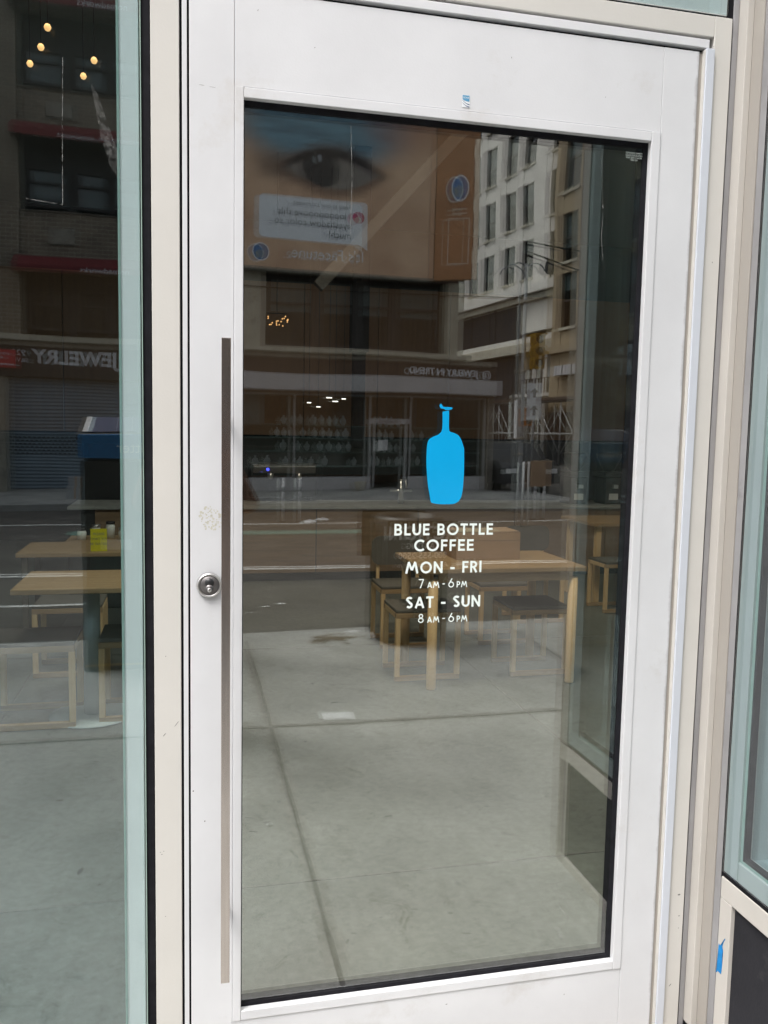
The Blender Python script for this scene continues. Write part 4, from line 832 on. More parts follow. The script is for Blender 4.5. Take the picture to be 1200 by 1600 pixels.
# billboard skin print: brown skin with blue eyeshadow above the eye (flat print, object space)
def skin_print():
    m, t, p = new_mat('eye_billboard_print'); tc = N(t, 'ShaderNodeTexCoord'); sp = N(t, 'ShaderNodeSeparateXYZ'); t.links.new(tc.outputs['Object'], sp.inputs[0])
    nz = N(t, 'ShaderNodeTexNoise', Scale=1.1, Detail=5.0); t.links.new(tc.outputs['Object'], nz.inputs['Vector'])
    mp = N(t, 'ShaderNodeMapping'); mp.inputs['Scale'].default_value = (0.6, 1, 5.0); n2 = N(t, 'ShaderNodeTexNoise', Scale=2.5, Detail=6.0)
    t.links.new(tc.outputs['Object'], mp.inputs[0]); t.links.new(mp.outputs[0], n2.inputs['Vector'])
    skin = ramp(t, nz.outputs['Fac'], [(0.3, (0.54, 0.33, 0.21)), (0.7, (0.74, 0.51, 0.34))])
    blue = ramp(t, n2.outputs['Fac'], [(0.3, (0.10, 0.19, 0.26)), (0.7, (0.18, 0.36, 0.46))])
    def m_(op, a, b=None, c=None, cl=False):
        n = N(t, 'ShaderNodeMath', operation=op, use_clamp=cl)
        for k_, x in enumerate((a, b, c)):
            if x is None: continue
            if isinstance(x, (int, float)): n.inputs[k_].default_value = x
            else: t.links.new(x, n.inputs[k_])
        return n.outputs[0]
    def sstep(x, a, b):
        n = N(t, 'ShaderNodeMapRange', interpolation_type='SMOOTHSTEP'); t.links.new(x, n.inputs['Value']); n.inputs['From Min'].default_value = a; n.inputs['From Max'].default_value = b; return n.outputs[0]
    def over(base, mask, col):
        n = N(t, 'ShaderNodeMixRGB'); t.links.new(mask, n.inputs[0]); t.links.new(base, n.inputs[1])
        if isinstance(col, tuple): n.inputs[2].default_value = (*col, 1)
        else: t.links.new(col, n.inputs[2])
        return n.outputs[0]
    def dist(cx_, cz_, rx, rz): 
        a = m_('DIVIDE', m_('SUBTRACT', x, cx_), rx); b = m_('DIVIDE', m_('SUBTRACT', z, cz_), rz); return m_('SQRT', m_('ADD', m_('MULTIPLY', a, a), m_('MULTIPLY', b, b)))
    wob = m_('MULTIPLY_ADD', nz.outputs['Fac'], 0.24, -0.12); x = m_('ADD', sp.outputs[0], wob); z = m_('ADD', sp.outputs[2], m_('MULTIPLY_ADD', n2.outputs['Fac'], 0.10, -0.05))
    col = skin.outputs[0]
    col = over(col, sstep(dist(-3.95, 8.75, 2.5, 1.15), 1.05, 0.55), blue.outputs[0])
    col = over(col, m_('MULTIPLY', sstep(dist(-2.9, 7.75, 0.9, 0.5), 1.1, 0.2), 0.7), (0.06, 0.04, 0.035))
    col = over(col, m_('MULTIPLY', sstep(dist(-5.9, 9.0, 1.3, 1.1), 1.0, 0.3), 0.45), (0.34, 0.12, 0.07))
    dx = m_('DIVIDE', m_('SUBTRACT', x, -4.2), 1.2); prof_ = m_('MULTIPLY', m_('SUBTRACT', 1.0, m_('MULTIPLY', dx, dx)), 0.45)
    val = m_('SUBTRACT', prof_, m_('ABSOLUTE', m_('SUBTRACT', z, 7.74)))
    col = over(col, m_('MULTIPLY', sstep(val, -0.34, 0.02), 0.75), (0.12, 0.07, 0.05))
    col = over(col, sstep(val, 0.0, 0.10), (0.24, 0.215, 0.19))
    ins = sstep(val, -0.02, 0.06)
    col = over(col, m_('MULTIPLY', sstep(dist(-3.90, 7.80, 0.50, 0.50), 1.05, 0.85), ins), (0.035, 0.03, 0.03))
    up = m_('SUBTRACT', z, m_('ADD', 7.74, m_('MULTIPLY', prof_, 0.85)))
    col = over(col, m_('MULTIPLY', sstep(m_('ABSOLUTE', up), 0.16, 0.03), sstep(m_('ABSOLUTE', dx), 1.15, 0.75)), (0.025, 0.016, 0.016))
    col = over(col, sstep(dist(-3.86, 7.98, 0.07, 0.10), 1.1, 0.7), (0.30, 0.33, 0.36))
    t.links.new(col, p.inputs['Base Color']); p.inputs['Roughness'].default_value = 0.6; return m
M['bill_skin'] = skin_print()

def Q(mb, parent, name, m): return mb.build(name, m, parent)
# ---------------- opposite building. local x = -u
ob = thing('brick_building', 'dark brick building across the street with red awnings, billboard and jewelry shops', 'building', mtx=st(0, 0))
F = FRONT
def ub(u0, u1, w0, w1, z0, z1, bevel=0.0): return MB().box(-u1, w0, z0, -u0, w1, z1, bevel)
ub(-9.4, 7.75, F + 3.2, F + 14, 0, 13.6).build('rear_mass', 'brick', ob)
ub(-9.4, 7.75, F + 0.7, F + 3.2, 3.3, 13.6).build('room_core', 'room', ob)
for u0, u1 in ((-9.4, -8.4), (-4.2, -2.87), (0.95, 2.05)):
    ub(u0, u1, F, F + 0.7, 3.55, 13.6).build('brick_pier', 'brick', ob)
for u0, u1 in ((-9.4, -8.9), (-3.9, -3.25), (1.45, 2.0), (8.45, 8.64)):
    ub(u0, u1, F, F + 3.2, 0.0, 3.3).build('stone_pier', 'stone_dark', ob)
ub(-9.5, 7.9, F - 0.22, F + 0.7, 3.42, 3.545, 0.01).build('stone_ledge', 'stone', ob)
ub(-9.45, 8.66, F - 0.10, F + 0.7, 3.30, 3.415, 0.01).build('stone_ledge', 'stone_dark', ob)
ub(-9.5, 7.85, F - 0.25, F + 0.8, 13.6, 14.1, 0.03).build('cornice', 'stone_dark', ob)
ub(-9.4, 8.64, F + 0.0, F + 3.2, 0.0, 0.02).build('shop_floor', 'kerb', ob)
# windows: each one a part with frame, pane, blind
def sash(u0, u1, z0, z1, parent=ob, blind=0.5, w=F + 0.22, fm='sash'):
    fr = MB(); t = 0.07
    fr.box(-u1, w, z0, -u0, w + 0.08, z0 + t).box(-u1, w, z1 - t, -u0, w + 0.08, z1).box(-u1, w, z0 + t, -u1 + t, w + 0.08, z1 - t).box(-u0 - t, w, z0 + t, -u0, w + 0.08, z1 - t)
    zm = z0 + (z1 - z0) * 0.62; fr.box(-u1 + t, w + 0.01, zm - 0.03, -u0 - t, w + 0.07, zm + 0.03)
    f = fr.build('window', fm, parent)
    MB().quad([(-u1 + t, w + 0.05, z0 + t), (-u0 - t, w + 0.05, z0 + t), (-u0 - t, w + 0.05, z1 - t), (-u1 + t, w + 0.05, z1 - t)]).build('pane', 'glass_far', f)
    if blind: MB().box(-u1 + t, w + 0.11, z1 - t - (z1 - z0 - 2 * t) * blind, -u0 - t, w + 0.12, z1 - t).build('blind', 'blind', f)
    return f
cols = [(-2.76, -1.90), (-1.72, -1.02), (-0.92, -0.10), (0.02, 0.88)]
rnd = random.Random(11)
for z0, z1, zs in ((6.36, 7.26, 6.24), (9.02, 9.80, 8.90), (11.7, 12.5, 11.58)):
    for c in cols: sash(c[0], c[1], z0, z1, blind=rnd.choice((0.35, 0.8, 0.95)))
    ub(-2.87, 0.95, F + 0.30, F + 0.69, z1, z1 + 0.75).build('window_head', 'sash', ob)
    for c0, c1 in zip([-2.87] + [c[1] for c in cols], [c[0] for c in cols] + [0.95]): ub(c0, c1, F + 0.28, F + 0.69, z0 - 0.1, z1).build('mullion', 'sash', ob)
    ub(-2.87, 0.95, F + 0.05, F + 0.69, zs, z0 - 0.1 + 0.0, 0.01).build('sill', 'stone_dark', ob)
for z0, z1 in ((5.0, 6.24), (7.95, 8.90), (10.6, 11.58), (12.6, 13.6)):
    ub(-2.87, 0.95, F + 0.10, F + 0.69, z0 + 0.0, z1 - 0.001).build('spandrel', 'brick', ob)
for z in (5.75, 8.5): 
    for u in (-2.0, 0.0): ub(u - 0.28, u + 0.28, F + 0.05, F + 0.099, z - 0.16, z + 0.16, 0.02).build('carved_panel', 'stone_dark', ob)
# first-floor recess of the left bay
for c in cols: sash(c[0], c[1], 3.72, 4.62, blind=0.0, w=F + 0.35)
for c0, c1 in zip([-2.87] + [c[1] for c in cols], [c[0] for c in cols] + [0.95]): ub(c0, c1, F + 0.36, F + 0.69, 3.55, 5.0).build('mullion', 'sash', ob)
ub(-2.87, 0.95, F + 0.40, F + 0.69, 4.62, 4.999).build('window_head', 'sash', ob)
# red awnings with lettering
for z, txt, sz in ((5.0, 'nomadworks', 0.20), (7.85, 'NOMADWORKS.COM   NOMADWORKS', 0.105), (10.62, 'nomadworks', 0.20)):
    aw = MB(); x0, x1 = -0.93, 2.98
    aw.quad([(x0, F - 0.55, z + 0.02), (x1, F - 0.55, z + 0.02), (x1, F + 0.02, z + 0.32), (x0, F + 0.02, z + 0.32)])
    aw.quad([(x0, F - 0.55, z - 0.14), (x1, F - 0.55, z - 0.14), (x1, F - 0.55, z + 0.02), (x0, F - 0.55, z + 0.02)])
    for x in (x0, x1): aw.quad([(x, F - 0.55, z - 0.14), (x, F - 0.55, z + 0.02), (x, F + 0.02, z + 0.32), (x, F + 0.02, z - 0.14)])
    a = aw.build('awning', 'awning', ob)
    text_part(txt, 'sign_white', a, sz, (1.05, F - 0.556, z - 0.125), ext=0.002, name='awning_lettering')
# windows above the corner shop (right bay in the mirror image)
ub(2.05, 2.62, F + 0.02, F + 0.69, 3.55, 5.34).build('stone_pier', 'stone', ob)
ub(7.30, 7.74, F + 0.02, F + 0.69, 3.55, 5.34).build('stone_pier', 'stone', ob)
for c in ((2.70, 3.86), (4.02, 4.90), (5.02, 5.84), (6.02, 7.22)):
    sash(c[0], c[1], 3.60, 5.28, blind=0.5, w=F + 0.3)
for c0, c1 in ((2.62, 2.70), (3.86, 4.02), (4.90, 5.02), (5.84, 6.02), (7.22, 7.30)): ub(c0, c1, F + 0.25, F + 0.69, 3.55, 5.34).build('mullion', 'sash', ob)
ub(2.05, 7.74, F + 0.05, F + 0.69, 5.342, 13.6).build('brick_wall', 'brick_red', ob)
# ---------------- jewellery shop with shutter (left)
js = thing('jewelry_shop_front', 'closed jewelry shop with rolled-down steel shutter and black sign across the street', 'shop front', mtx=st(0, 0))
ub(-8.85, 1.42, F - 0.05, F + 0.3, 2.56, 3.298, 0.01).build('sign_board', 'sign_black', js)
text_part('JEWELRY', 'sign_white', js, 0.47, (1.72, F - 0.056, 2.90), ext=0.02, sx=0.98, offset=0.014)
text_part('925', 'sign_white', js, 0.20, (2.93, F - 0.056, 3.06), ext=0.012); text_part('SILVER', 'sign_white', js, 0.135, (2.93, F - 0.056, 2.90), ext=0.012)
sh = MB(); z = 0.06; prof = []
while z < 2.52:
    prof += [(0.0, z), (-0.022, z + 0.02), (-0.028, z + 0.038), (-0.022, z + 0.056), (0.0, z + 0.072)]; z += 0.078
a_ = [sh.bm.verts.new((-1.42, F + 0.20 + y, zz)) for y, zz in prof]; b_ = [sh.bm.verts.new((3.19, F + 0.20 + y, zz)) for y, zz in prof]
for i in range(len(prof) - 1): sh.bm.faces.new((a_[i], a_[i + 1], b_[i + 1], b_[i]))
tag(sh.build('shutter_slats', 'shutter', js, recalc=False), kind='stuff')
for u in (-3.23, 1.43): pass
ub(-3.249, -3.195, F + 0.10, F + 0.24, 0.0, 2.559).build('shutter_guide', 'galv', js); ub(1.40, 1.449, F + 0.10, F + 0.24, 0.0, 2.559).build('shutter_guide', 'galv', js)
ub(-3.19, 1.40, F + 0.15, F + 0.22, 0.021, 0.06).build('bottom_bar', 'galv', js)
pv = MB()
for r_ in range(6):
    for i in range(44):
        x = -1.3 + i * 0.102 + (0.05 if r_ % 2 else 0); pv.box(x, F + 0.168, 0.86 + r_ * 0.078, x + 0.070, F + 0.1705, 0.885 + r_ * 0.078)
tag(pv.build('shutter_slots', 'gap', js), kind='stuff')
ub(-8.85, -3.95, F + 0.25, F + 0.35, 0.02, 2.55).build('dark_window', 'sign_black', js)
rs_ = thing('red_shop_sign', 'small red projecting shop sign at the left of the jewelry sign', 'sign', mtx=st(3.36, F - 0.12, 2.74))
part_box('sign_board', 'sign_red', rs_, (0.74, 0.06, 0.44), (0, 0, 0.22), 0.01)
text_part('GOLD & SILVER', 'sign_white', rs_, 0.07, (0, -0.034, 0.31), ext=0.003); text_part('BUYING', 'sign_white', rs_, 0.06, (0, -0.034, 0.22), ext=0.003)
part_box('sign_stripe', 'sign_white', rs_, (0.66, 0.012, 0.02), (0, -0.034, 0.08)); part_box('bracket', 'black', rs_, (0.05, 0.02, 0.2), (0, 0.042, 0.3))
bxs = [(-1.05, 0.32, 0.30, 0.36), (-1.45, 0.30, 0.25, 0.30), (-0.95, 0.36, 0.22, 0.0), (-1.5, 0.26, 0.30, 0.0)]
for i, (u, w_, h_, z_) in enumerate([(-1.12, 0.42, 0.28, 0.0), (-1.62, 0.34, 0.26, 0.0), (-1.10, 0.36, 0.26, 0.281), (-1.60, 0.30, 0.20, 0.261)]):
    b_o = thing('carton', ['pale carton at the foot of the shutter, lower right of four', 'pale carton at the foot of the shutter, lower left of four', 'pale carton stacked on the right-hand one by the shutter', 'pale carton stacked on the left-hand one by the shutter'][i], 'box', group='cartons by the shutter', mtx=st(-u, FARK + 1.2, z_ + 0.001))
    part_box('carton_body', 'litter_grey', b_o, (w_, 0.3, h_), (0, 0, h_ / 2), 0.004); part_box('tape_strip', 'card', b_o, (0.05, 0.301, h_ + 0.002), (0, -0.0, h_ / 2))
# ---------------- corner jewellery shop
cs_ = thing('corner_shop_front', 'corner jewelry shop front with pale canopy and lit wooden interior', 'shop front', mtx=st(0, 0))
ub(2.0, 8.66, F - 0.05, F + 0.3, 2.92, 3.298, 0.01).build('fascia', 'sign_brown', cs_)
text_part('JEWELRY IN TREND', 'sign_white', cs_, 0.25, (-7.18, F - 0.057, 3.005), ext=0.02, sx=0.86, offset=0.006)
text_part('@', 'sign_white', cs_, 0.26, (-8.38, F - 0.057, 3.0), ext=0.02)
ub(2.0, 8.72, F - 0.32, F + 0.2, 2.50, 2.91, 0.012).build('canopy', 'metal_band', cs_)
ub(2.0, 8.66, F - 0.30, F + 0.2, 2.44, 2.498).build('canopy_underside', 'sign_brown', cs_)
gp = MB(); 
tw_ = [2.02, 3.35, 5.28, 6.35, 8.40]
for i, u in enumerate(tw_): ub(u - 0.03, u + 0.03, F + 0.06, F + 0.14, 0.36, 2.43).build('mullion', 'galv', cs_)
for a, b in zip(tw_, tw_[1:]):
    ub(a + 0.031, b - 0.031, F + 0.06, F + 0.14, 2.38, 2.43).build('head_bar', 'galv', cs_)
    MB().quad([(-b + 0.031, F + 0.10, 0.4), (-a - 0.031, F + 0.10, 0.4), (-a - 0.031, F + 0.10, 2.38), (-b + 0.031, F + 0.10, 2.38)]).build('glass_pane', 'glass_far', cs_)
    if a != 5.28: ub(a - 0.03, b + 0.03, F + 0.02, F + 0.3, 0.021, 0.359).build('bulkhead', 'metal_band', cs_)
ub(5.28, 6.35, F + 0.05, F + 0.12, 1.72, 1.84).build('door_header', 'metal_band', cs_); text_part('A BELLE PLACE', 'bill_text', cs_, 0.085, (-5.8, F + 0.043, 1.75), ext=0.003)
ub(5.35, 5.42, F + 0.05, F + 0.12, 0.05, 1.719).build('door_frame', 'galv', cs_); ub(6.2, 6.27, F + 0.05, F + 0.12, 0.05, 1.719).build('door_frame', 'galv', cs_)
MB().box(-5.75, F + 0.045, 1.05, -5.5, F + 0.055, 1.32).build('notice', 'litter', cs_)
ub(2.1, 2.62, F + 0.16, F + 0.18, 1.62, 2.40).build('window_poster', 'blind', cs_)
ub(2.0, 8.6, F + 2.6, F + 2.7, 0.02, 3.29).build('shop_back_wall', 'shop_wood', cs_)
for u0, u1 in ((3.55, 4.9), (6.9, 7.3)): ub(u0, u1, F + 2.50, F + 2.595, 1.6, 2.42).build('wall_mirror', 'blind', cs_)
ub(2.1, 8.5, F + 0.5, F + 0.52, 0.4, 1.62).build('display_backing', 'shop_green', cs_)
ub(2.05, 8.5, F + 0.2, F + 2.59, 3.2, 3.28).build('shop_ceiling', 'ceil', cs_)
for z_ in (0.62, 0.98, 1.30, 1.62): ub(2.15, 8.35, F + 0.22, F + 0.49, z_, z_ + 0.02).build('display_shelf', 'glass_edge', cs_)
bust_mesh = None; rnd = random.Random(21); nb = 0
def bust(u, z, s_=1.0):
    global bust_mesh, nb
    if bust_mesh is None:
        mb = MB().lathe([(0.028, 0), (0.045, 0.01), (0.07, 0.06), (0.085, 0.12), (0.07, 0.165), (0.030, 0.19), (0.026, 0.235), (0.02, 0.24)], 12, sy=0.45)
        o = mb.build('necklace_bust', 'bust'); bust_mesh = o.data
    else:
        o = bpy.data.objects.new('necklace_bust', bust_mesh); C.objects.link(o)
    o.matrix_world = st(-u, F + 0.36 + rnd.uniform(-0.04, 0.04), z, rnd.uniform(-0.4, 0.4)) @ Matrix.Scale(s_, 4)
    tag(o, 'white necklace display bust on the %s glass shelf behind the corner shop window' % ('lowest' if z < 0.8 else 'second lowest' if z < 1.2 else 'third' if z < 1.5 else 'top'), 'display bust', 'necklace busts in the corner shop window'); nb += 1
for z_, us in ((0.641, (2.45, 2.75, 3.18, 3.55, 3.85, 4.15, 4.95, 5.42, 5.55, 5.9, 6.1, 6.22, 6.7)), (1.001, (3.1, 3.5, 3.75, 4.05, 4.3, 4.55, 4.8, 5.6, 5.75, 5.9, 6.05, 6.5)), (1.321, (2.95, 3.15, 3.35, 3.6, 3.9, 4.1, 4.3, 4.5, 4.7, 5.6, 5.78, 5.95, 6.5, 6.75)), (1.641, (3.15, 3.35, 3.52, 3.9, 4.1, 4.3, 4.45, 4.65, 5.5, 5.65, 5.8, 5.95, 6.1))):
    for u in us: bust(u + rnd.uniform(-0.03, 0.03), z_, rnd.uniform(0.9, 1.1))
# white stool and bowl-shaped planter by the shop
pl_ = thing('planter', 'small pale bowl planter on the pavement at the corner shop', 'planter', mtx=st(-4.95, F - 0.35, 0.002))
MB().lathe([(0.11, 0), (0.16, 0.24), (0.14, 0.24), (0.12, 0.2)], 18).build('bowl', 'stone', pl_); MB().lathe([(0.135, 0.205), (0.0, 0.22)], 18).build('soil', 'joint', pl_)

# ---------------- billboard
bb = thing('billboard', 'large wrap-round billboard of an eye with blue eyeshadow on the brick building', 'billboard', mtx=st(0, 0))
BY = F - 0.25
bp_ = MB().box(-6.78, BY, 5.36, -0.98, BY + 0.18, 10.4).build('front_panel', 'bill_skin', bb)
MB().box(-6.80, BY - 0.03, 5.30, -0.96, BY + 0.2, 5.359).build('frame_rail', 'stone_dark', bb)
def bpoly(pts, m, dy, name): return MB().poly_y(pts, BY - dy).build(name, m, bp_)
def ell(cx_, cz_, rx, rz, n=40): return [(cx_ + rx * math.cos(2 * math.pi * i / n), cz_ + rz * math.sin(2 * math.pi * i / n)) for i in range(n)]
# comment bubble (rounded rectangle with tail)
x0, x1, z0, z1, r_ = -5.03, -2.42, 6.02, 7.06, 0.10
pts = []
for cx_, cz_, a0 in ((x1 - r_, z1 - r_, 0), (x0 + r_, z1 - r_, 90), (x0 + r_, z0 + r_, 180), (x1 - r_, z0 + r_, 270)): pts += arc(cx_, cz_, r_, r_, a0, a0 + 90, 4)
bpoly(pts, 'bubble', 0.004, 'speech_bubble'); MB().poly_y([(x0 + 0.001, z0 + 0.3), (x0 + 0.001, z0 - 0.12), (x0 + 0.25, z0 + 0.02)], BY - 0.003).build('bubble_tail', 'bubble', bp_)
text_part("Reply to user's comment", 'bill_grey', bp_, 0.155, (-4.62, BY - 0.006, 6.86), ext=0.001, align='LEFT', name='billboard_text', sx=0.9)
for i, s_ in enumerate(('I loooooooove this', 'eyeshadow color so', 'much!')): text_part(s_, 'bill_text', bp_, 0.245, (-4.62, BY - 0.006, 6.60 - i * 0.235), ext=0.001, align='LEFT', name='billboard_text', sx=0.93)
MB().poly_y(ell(-4.80, 6.68, 0.15, 0.15, 24), BY - 0.006).build('avatar_print', 'pink', bp_); MB().poly_y(ell(-4.79, 6.62, 0.085, 0.085, 20), BY - 0.008).build('avatar_face_print', 'bill_cream', bp_)
text_part("It's Facetune.", 'bubble', bp_, 0.36, (-4.95, BY - 0.006, 5.62), ext=0.001, align='LEFT', name='billboard_text', sx=0.98)
def orb(cx_, cz_, r, y, parent, k=1.0):
    MB().poly_y(ell(cx_, cz_, r * k, r, 30), y - 0.004).build('logo_ring', 'bubble', parent); MB().poly_y(ell(cx_, cz_, r * 0.86 * k, r * 0.86, 30), y - 0.006).build('logo_disc', 'bill_blue', parent)
    MB().poly_y(ell(cx_ + 0.1 * r, cz_ - 0.25 * r, r * 0.5 * k, r * 0.45, 24), y - 0.008).build('logo_glow', 'blind', parent)
orb(-2.46, 5.68, 0.20, BY, bp_)
# angled side panel
sp_ = thing('side_billboard', 'narrow orange-brown billboard panel angled round the corner, with round logo', 'billboard', mtx=st(-6.80, F - 0.25, 0) @ Matrix.Rotation(math.pi, 4, 'Z') @ Matrix.Rotation(R(28), 4, 'Z') @ Matrix.Rotation(math.pi, 4, 'Z'))
MB().box(-1.06, 0.0, 5.34, -0.003, 0.16, 10.4).build('panel', 'bill_orange', sp_)
orb(-0.60, 7.55, 0.34, 0.0, sp_, 0.65)
for z_, w_ in ((7.02, 0.36), (6.92, 0.36)): MB().box(-0.60 - w_ / 2, -0.006, z_, -0.60 + w_ / 2, -0.001, z_ + 0.035).build('text_bar', 'bill_cream', sp_)
fr_ = MB(); t_ = 0.03
fr_.box(-0.86, -0.006, 5.72, -0.32, -0.001, 5.75).box(-0.86, -0.006, 6.80, -0.32, -0.001, 6.83).box(-0.86, -0.006, 5.751, -0.83, -0.001, 6.799).box(-0.35, -0.006, 5.751, -0.32, -0.001, 6.799)
fr_.build('printed_frame', 'bill_cream', sp_)

# ---------------- pale office building beyond the cross street
NEAR = Vector((21.8, -35.9, 0)); 
CM = Matrix(((-0.1180, 0.9930, 0, NEAR.x), (-0.9930, -0.1180, 0, NEAR.y), (0, 0, 1, -0.1), (0, 0, 0, 1)))
wb = thing('pale_office_building', 'pale office building with rows of paired windows beyond the cross street', 'building', mtx=CM)
def facade(parent, s0, s1, H_, cols_, rows_, m, deep=0.35, sill='stone', base=0.0, ac=False):
    """a real wall with openings: piers between columns, spandrels between rows, sashes set back"""
    xs = [s0]; [xs.extend(c) for c in sorted(cols_)]; xs.append(s1)
    for i in range(0, len(xs), 2): MB().box(xs[i], 0, base, xs[i + 1], deep, H_).build('wall_pier', m, parent)
    for a, b in cols_:
        zs = [base]; [zs.extend(r) for r in rows_]; zs.append(H_)
        for j in range(0, len(zs), 2): MB().box(a, 0.03, zs[j], b, deep, zs[j + 1]).build('spandrel', m, parent)
        for r0, r1 in rows_:
            f = MB().box(a, 0.18, r0, a + 0.08, 0.26, r1).box(b - 0.08, 0.18, r0, b, 0.26, r1).box(a + 0.08, 0.18, r0, b - 0.08, 0.26, r0 + 0.08).box(a + 0.08, 0.18, r1 - 0.08, b - 0.08, 0.26, r1).box(a + 0.08, 0.17, (r0 + r1) / 2 - 0.06, b - 0.08, 0.25, (r0 + r1) / 2 + 0.06).build('window', 'sash', parent)
            MB().quad([(a + 0.08, 0.24, r0 + 0.08), (b - 0.08, 0.24, r0 + 0.08), (b - 0.08, 0.24, r1 - 0.08), (a + 0.08, 0.24, r1 - 0.08)]).build('pane', 'glass_far', f)
            bl = rnd.choice((0.3, 0.45, 0.5, 0.62, 0.7)); MB().box(a + 0.08, 0.28, r1 - (r1 - r0) * bl, b - 0.08, 0.29, r1 - 0.08).build('blind', 'blind', f)
            MB().box(a - 0.08, -0.08, r0 - 0.14, b + 0.08, 0.15, r0 - 0.001).build('sill', sill, parent)
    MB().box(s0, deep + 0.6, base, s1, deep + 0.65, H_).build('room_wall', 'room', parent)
    MB().box(s0, deep + 0.66, 0, s1, deep + 12, H_).build('rear_mass', m, parent)
rows = [(11.2, 13.5), (14.5, 16.9), (18.0, 20.5), (21.6, 24.0)]
facade(wb, 8.0, 27.0, 26.0, [(8.45, 9.45), (11.4, 12.75), (13.7, 15.05), (16.5, 17.95), (18.9, 20.2), (21.6, 22.9), (23.8, 25.1)], rows, 'white_stone', base=7.9)
MB().box(7.9, -0.55, 10.1, 27.1, -0.002, 10.65, 0.03).build('cornice', 'white_stone', wb); MB().box(7.9, -0.3, 9.7, 27.1, -0.002, 10.09, 0.02).build('cornice', 'stone', wb)
MB().box(7.9, -0.45, 6.7, 27.1, 0.0, 7.25, 0.03).build('cornice', 'stone', wb); MB().box(7.9, -0.2, 7.26, 27.1, -0.004, 7.6).build('cornice', 'white_stone', wb)
MB().box(12.4, -0.02, 7.62, 26.6, -0.005, 9.6).build('dark_glazing', 'sign_black', wb)
for i in range(5): MB().box(12.4 + i * 3.5, -0.10, 7.61, 12.6 + i * 3.5, -0.021, 9.68).build('mullion', 'sash', wb)
MB().box(12.1, 0.1, 0.0, 27, 0.98, 6.69).build('ground_front', 'sign_black', wb)
for i in range(4): MB().box(8.0 + i * 1.25, -0.05, 0.0, 8.45 + i * 1.25, 0.4, 6.69).build('column', 'white_stone', wb)
for i in range(4): MB().box(8.46 + i * 1.25, 0.2, 0.0, 9.24 + i * 1.25, 0.3, 6.69).build('tall_window', 'sash', wb)
MB().box(8.0, -0.5, 3.9, 12.2, -0.06, 4.1).build('balcony_slab', 'white_stone', wb)
for i in range(12): MB().box(8.0 + i * 0.36, -0.48, 4.101, 8.05 + i * 0.36, -0.43, 5.0).build('baluster', 'sash', wb)
MB().box(8.0, -0.49, 5.0, 12.2, -0.42, 5.06).build('handrail', 'sash', wb)
fanw = thing('wall_fan', 'round black fan unit on the pale office building near its corner', 'fan', mtx=CM @ Matrix.Translation((8.95, -0.35, 11.35)))
MB().lathe([(0.42, 0.0), (0.42, 0.3)], 24, axis='Y').build('housing', 'black', fanw); MB().box(-0.03, 0.12, -0.9, 0.03, 0.18, -0.425).build('bracket', 'black', fanw); MB().box(-0.25, 0.10, -1.0, 0.25, 0.2, -0.901).build('bracket_foot', 'black', fanw)
# tan building nearer along the cross street
tb = thing('tan_building', 'tan brick building with wide windows, right of the pale office building', 'building', mtx=CM @ Matrix.Translation((0, -0.6, 0)))
facade(tb, -16.0, 7.95, 26.0, [(-12.5, -11.0), (-9.5, -8.0), (-6.5, -5.0), (-3.0, -1.5), (0.2, 1.7), (3.9, 5.05), (5.5, 7.0)], [(7.6, 10.6), (11.2, 13.9), (15.0, 18.3), (19.6, 22.4)], 'tan_stone', base=2.0)
MB().box(-16, -0.3, 6.3, 8.0, -0.002, 6.7, 0.02).build('ledge', 'tan_stone', tb)
MB().box(-16, -0.02, 0.0, 7.9, -0.003, 2.9).build('dark_storefront', 'sign_black', tb)
for i in range(3):
    MB().box(4.1 + i * 0.95, -0.45, 5.0, 4.9 + i * 0.95, -0.004, 5.55).build('air_conditioner', 'metal_band', tb)
tsg = thing('white_shop_sign', 'white shop sign with dark letters on the tan building', 'sign', mtx=CM @ Matrix.Translation((0.9, -0.85, 4.6)))
part_box('sign_board', 'metal_band', tsg, (2.6, 0.15, 1.5), (0, 0, 0.75), 0.02)
text_part('RETAIL', 'bill_text', tsg, 0.75, (0, -0.085, 0.62), ext=0.01); text_part('212-555-0100', 'bill_text', tsg, 0.26, (0, -0.085, 0.22), ext=0.01)
# far ends of the streets
for nm, lab, q, w, wd, hh, m_ in (('far_building', 'distant dark building closing the cross street between the two corners', -14, 62, 30, 22, 'brick'), ('neighbour_building', 'dark brick neighbour building left of the red awnings', 15.2, F + 6, 11.3, 14.5, 'brick_red'), ('neighbour_building', 'grey stone building farther along the street', 34, F + 7, 25, 12.0, 'stone_dark')):
    n_ = thing(nm, lab, 'building', mtx=st(q, w, 0))
    MB().box(-wd / 2, -6 if nm[0] == 'n' else 0, 0, wd / 2, 10, hh).build('wall', m_, n_)
    nc = int(wd / 3)
    for j in range(int(hh / 3.4)):
        for i in range(nc):
            x = -wd / 2 + (i + 0.5) * wd / nc; yy = (-6 if nm[0] == 'n' else 0)
            part_box('window', 'sash', n_, (1.4, 0.10, 1.9), (x, yy - 0.03, 1.9 + j * 3.3)); part_box('sill', 'stone_dark', n_, (1.6, 0.2, 0.12), (x, yy - 0.08, 0.88 + j * 3.3))
    MB().box(-wd / 2 - 0.2, (-6 if nm[0] == 'n' else 0) - 0.3, hh, wd / 2 + 0.2, 10.2, hh + 0.5).build('cornice', 'stone_dark', n_)

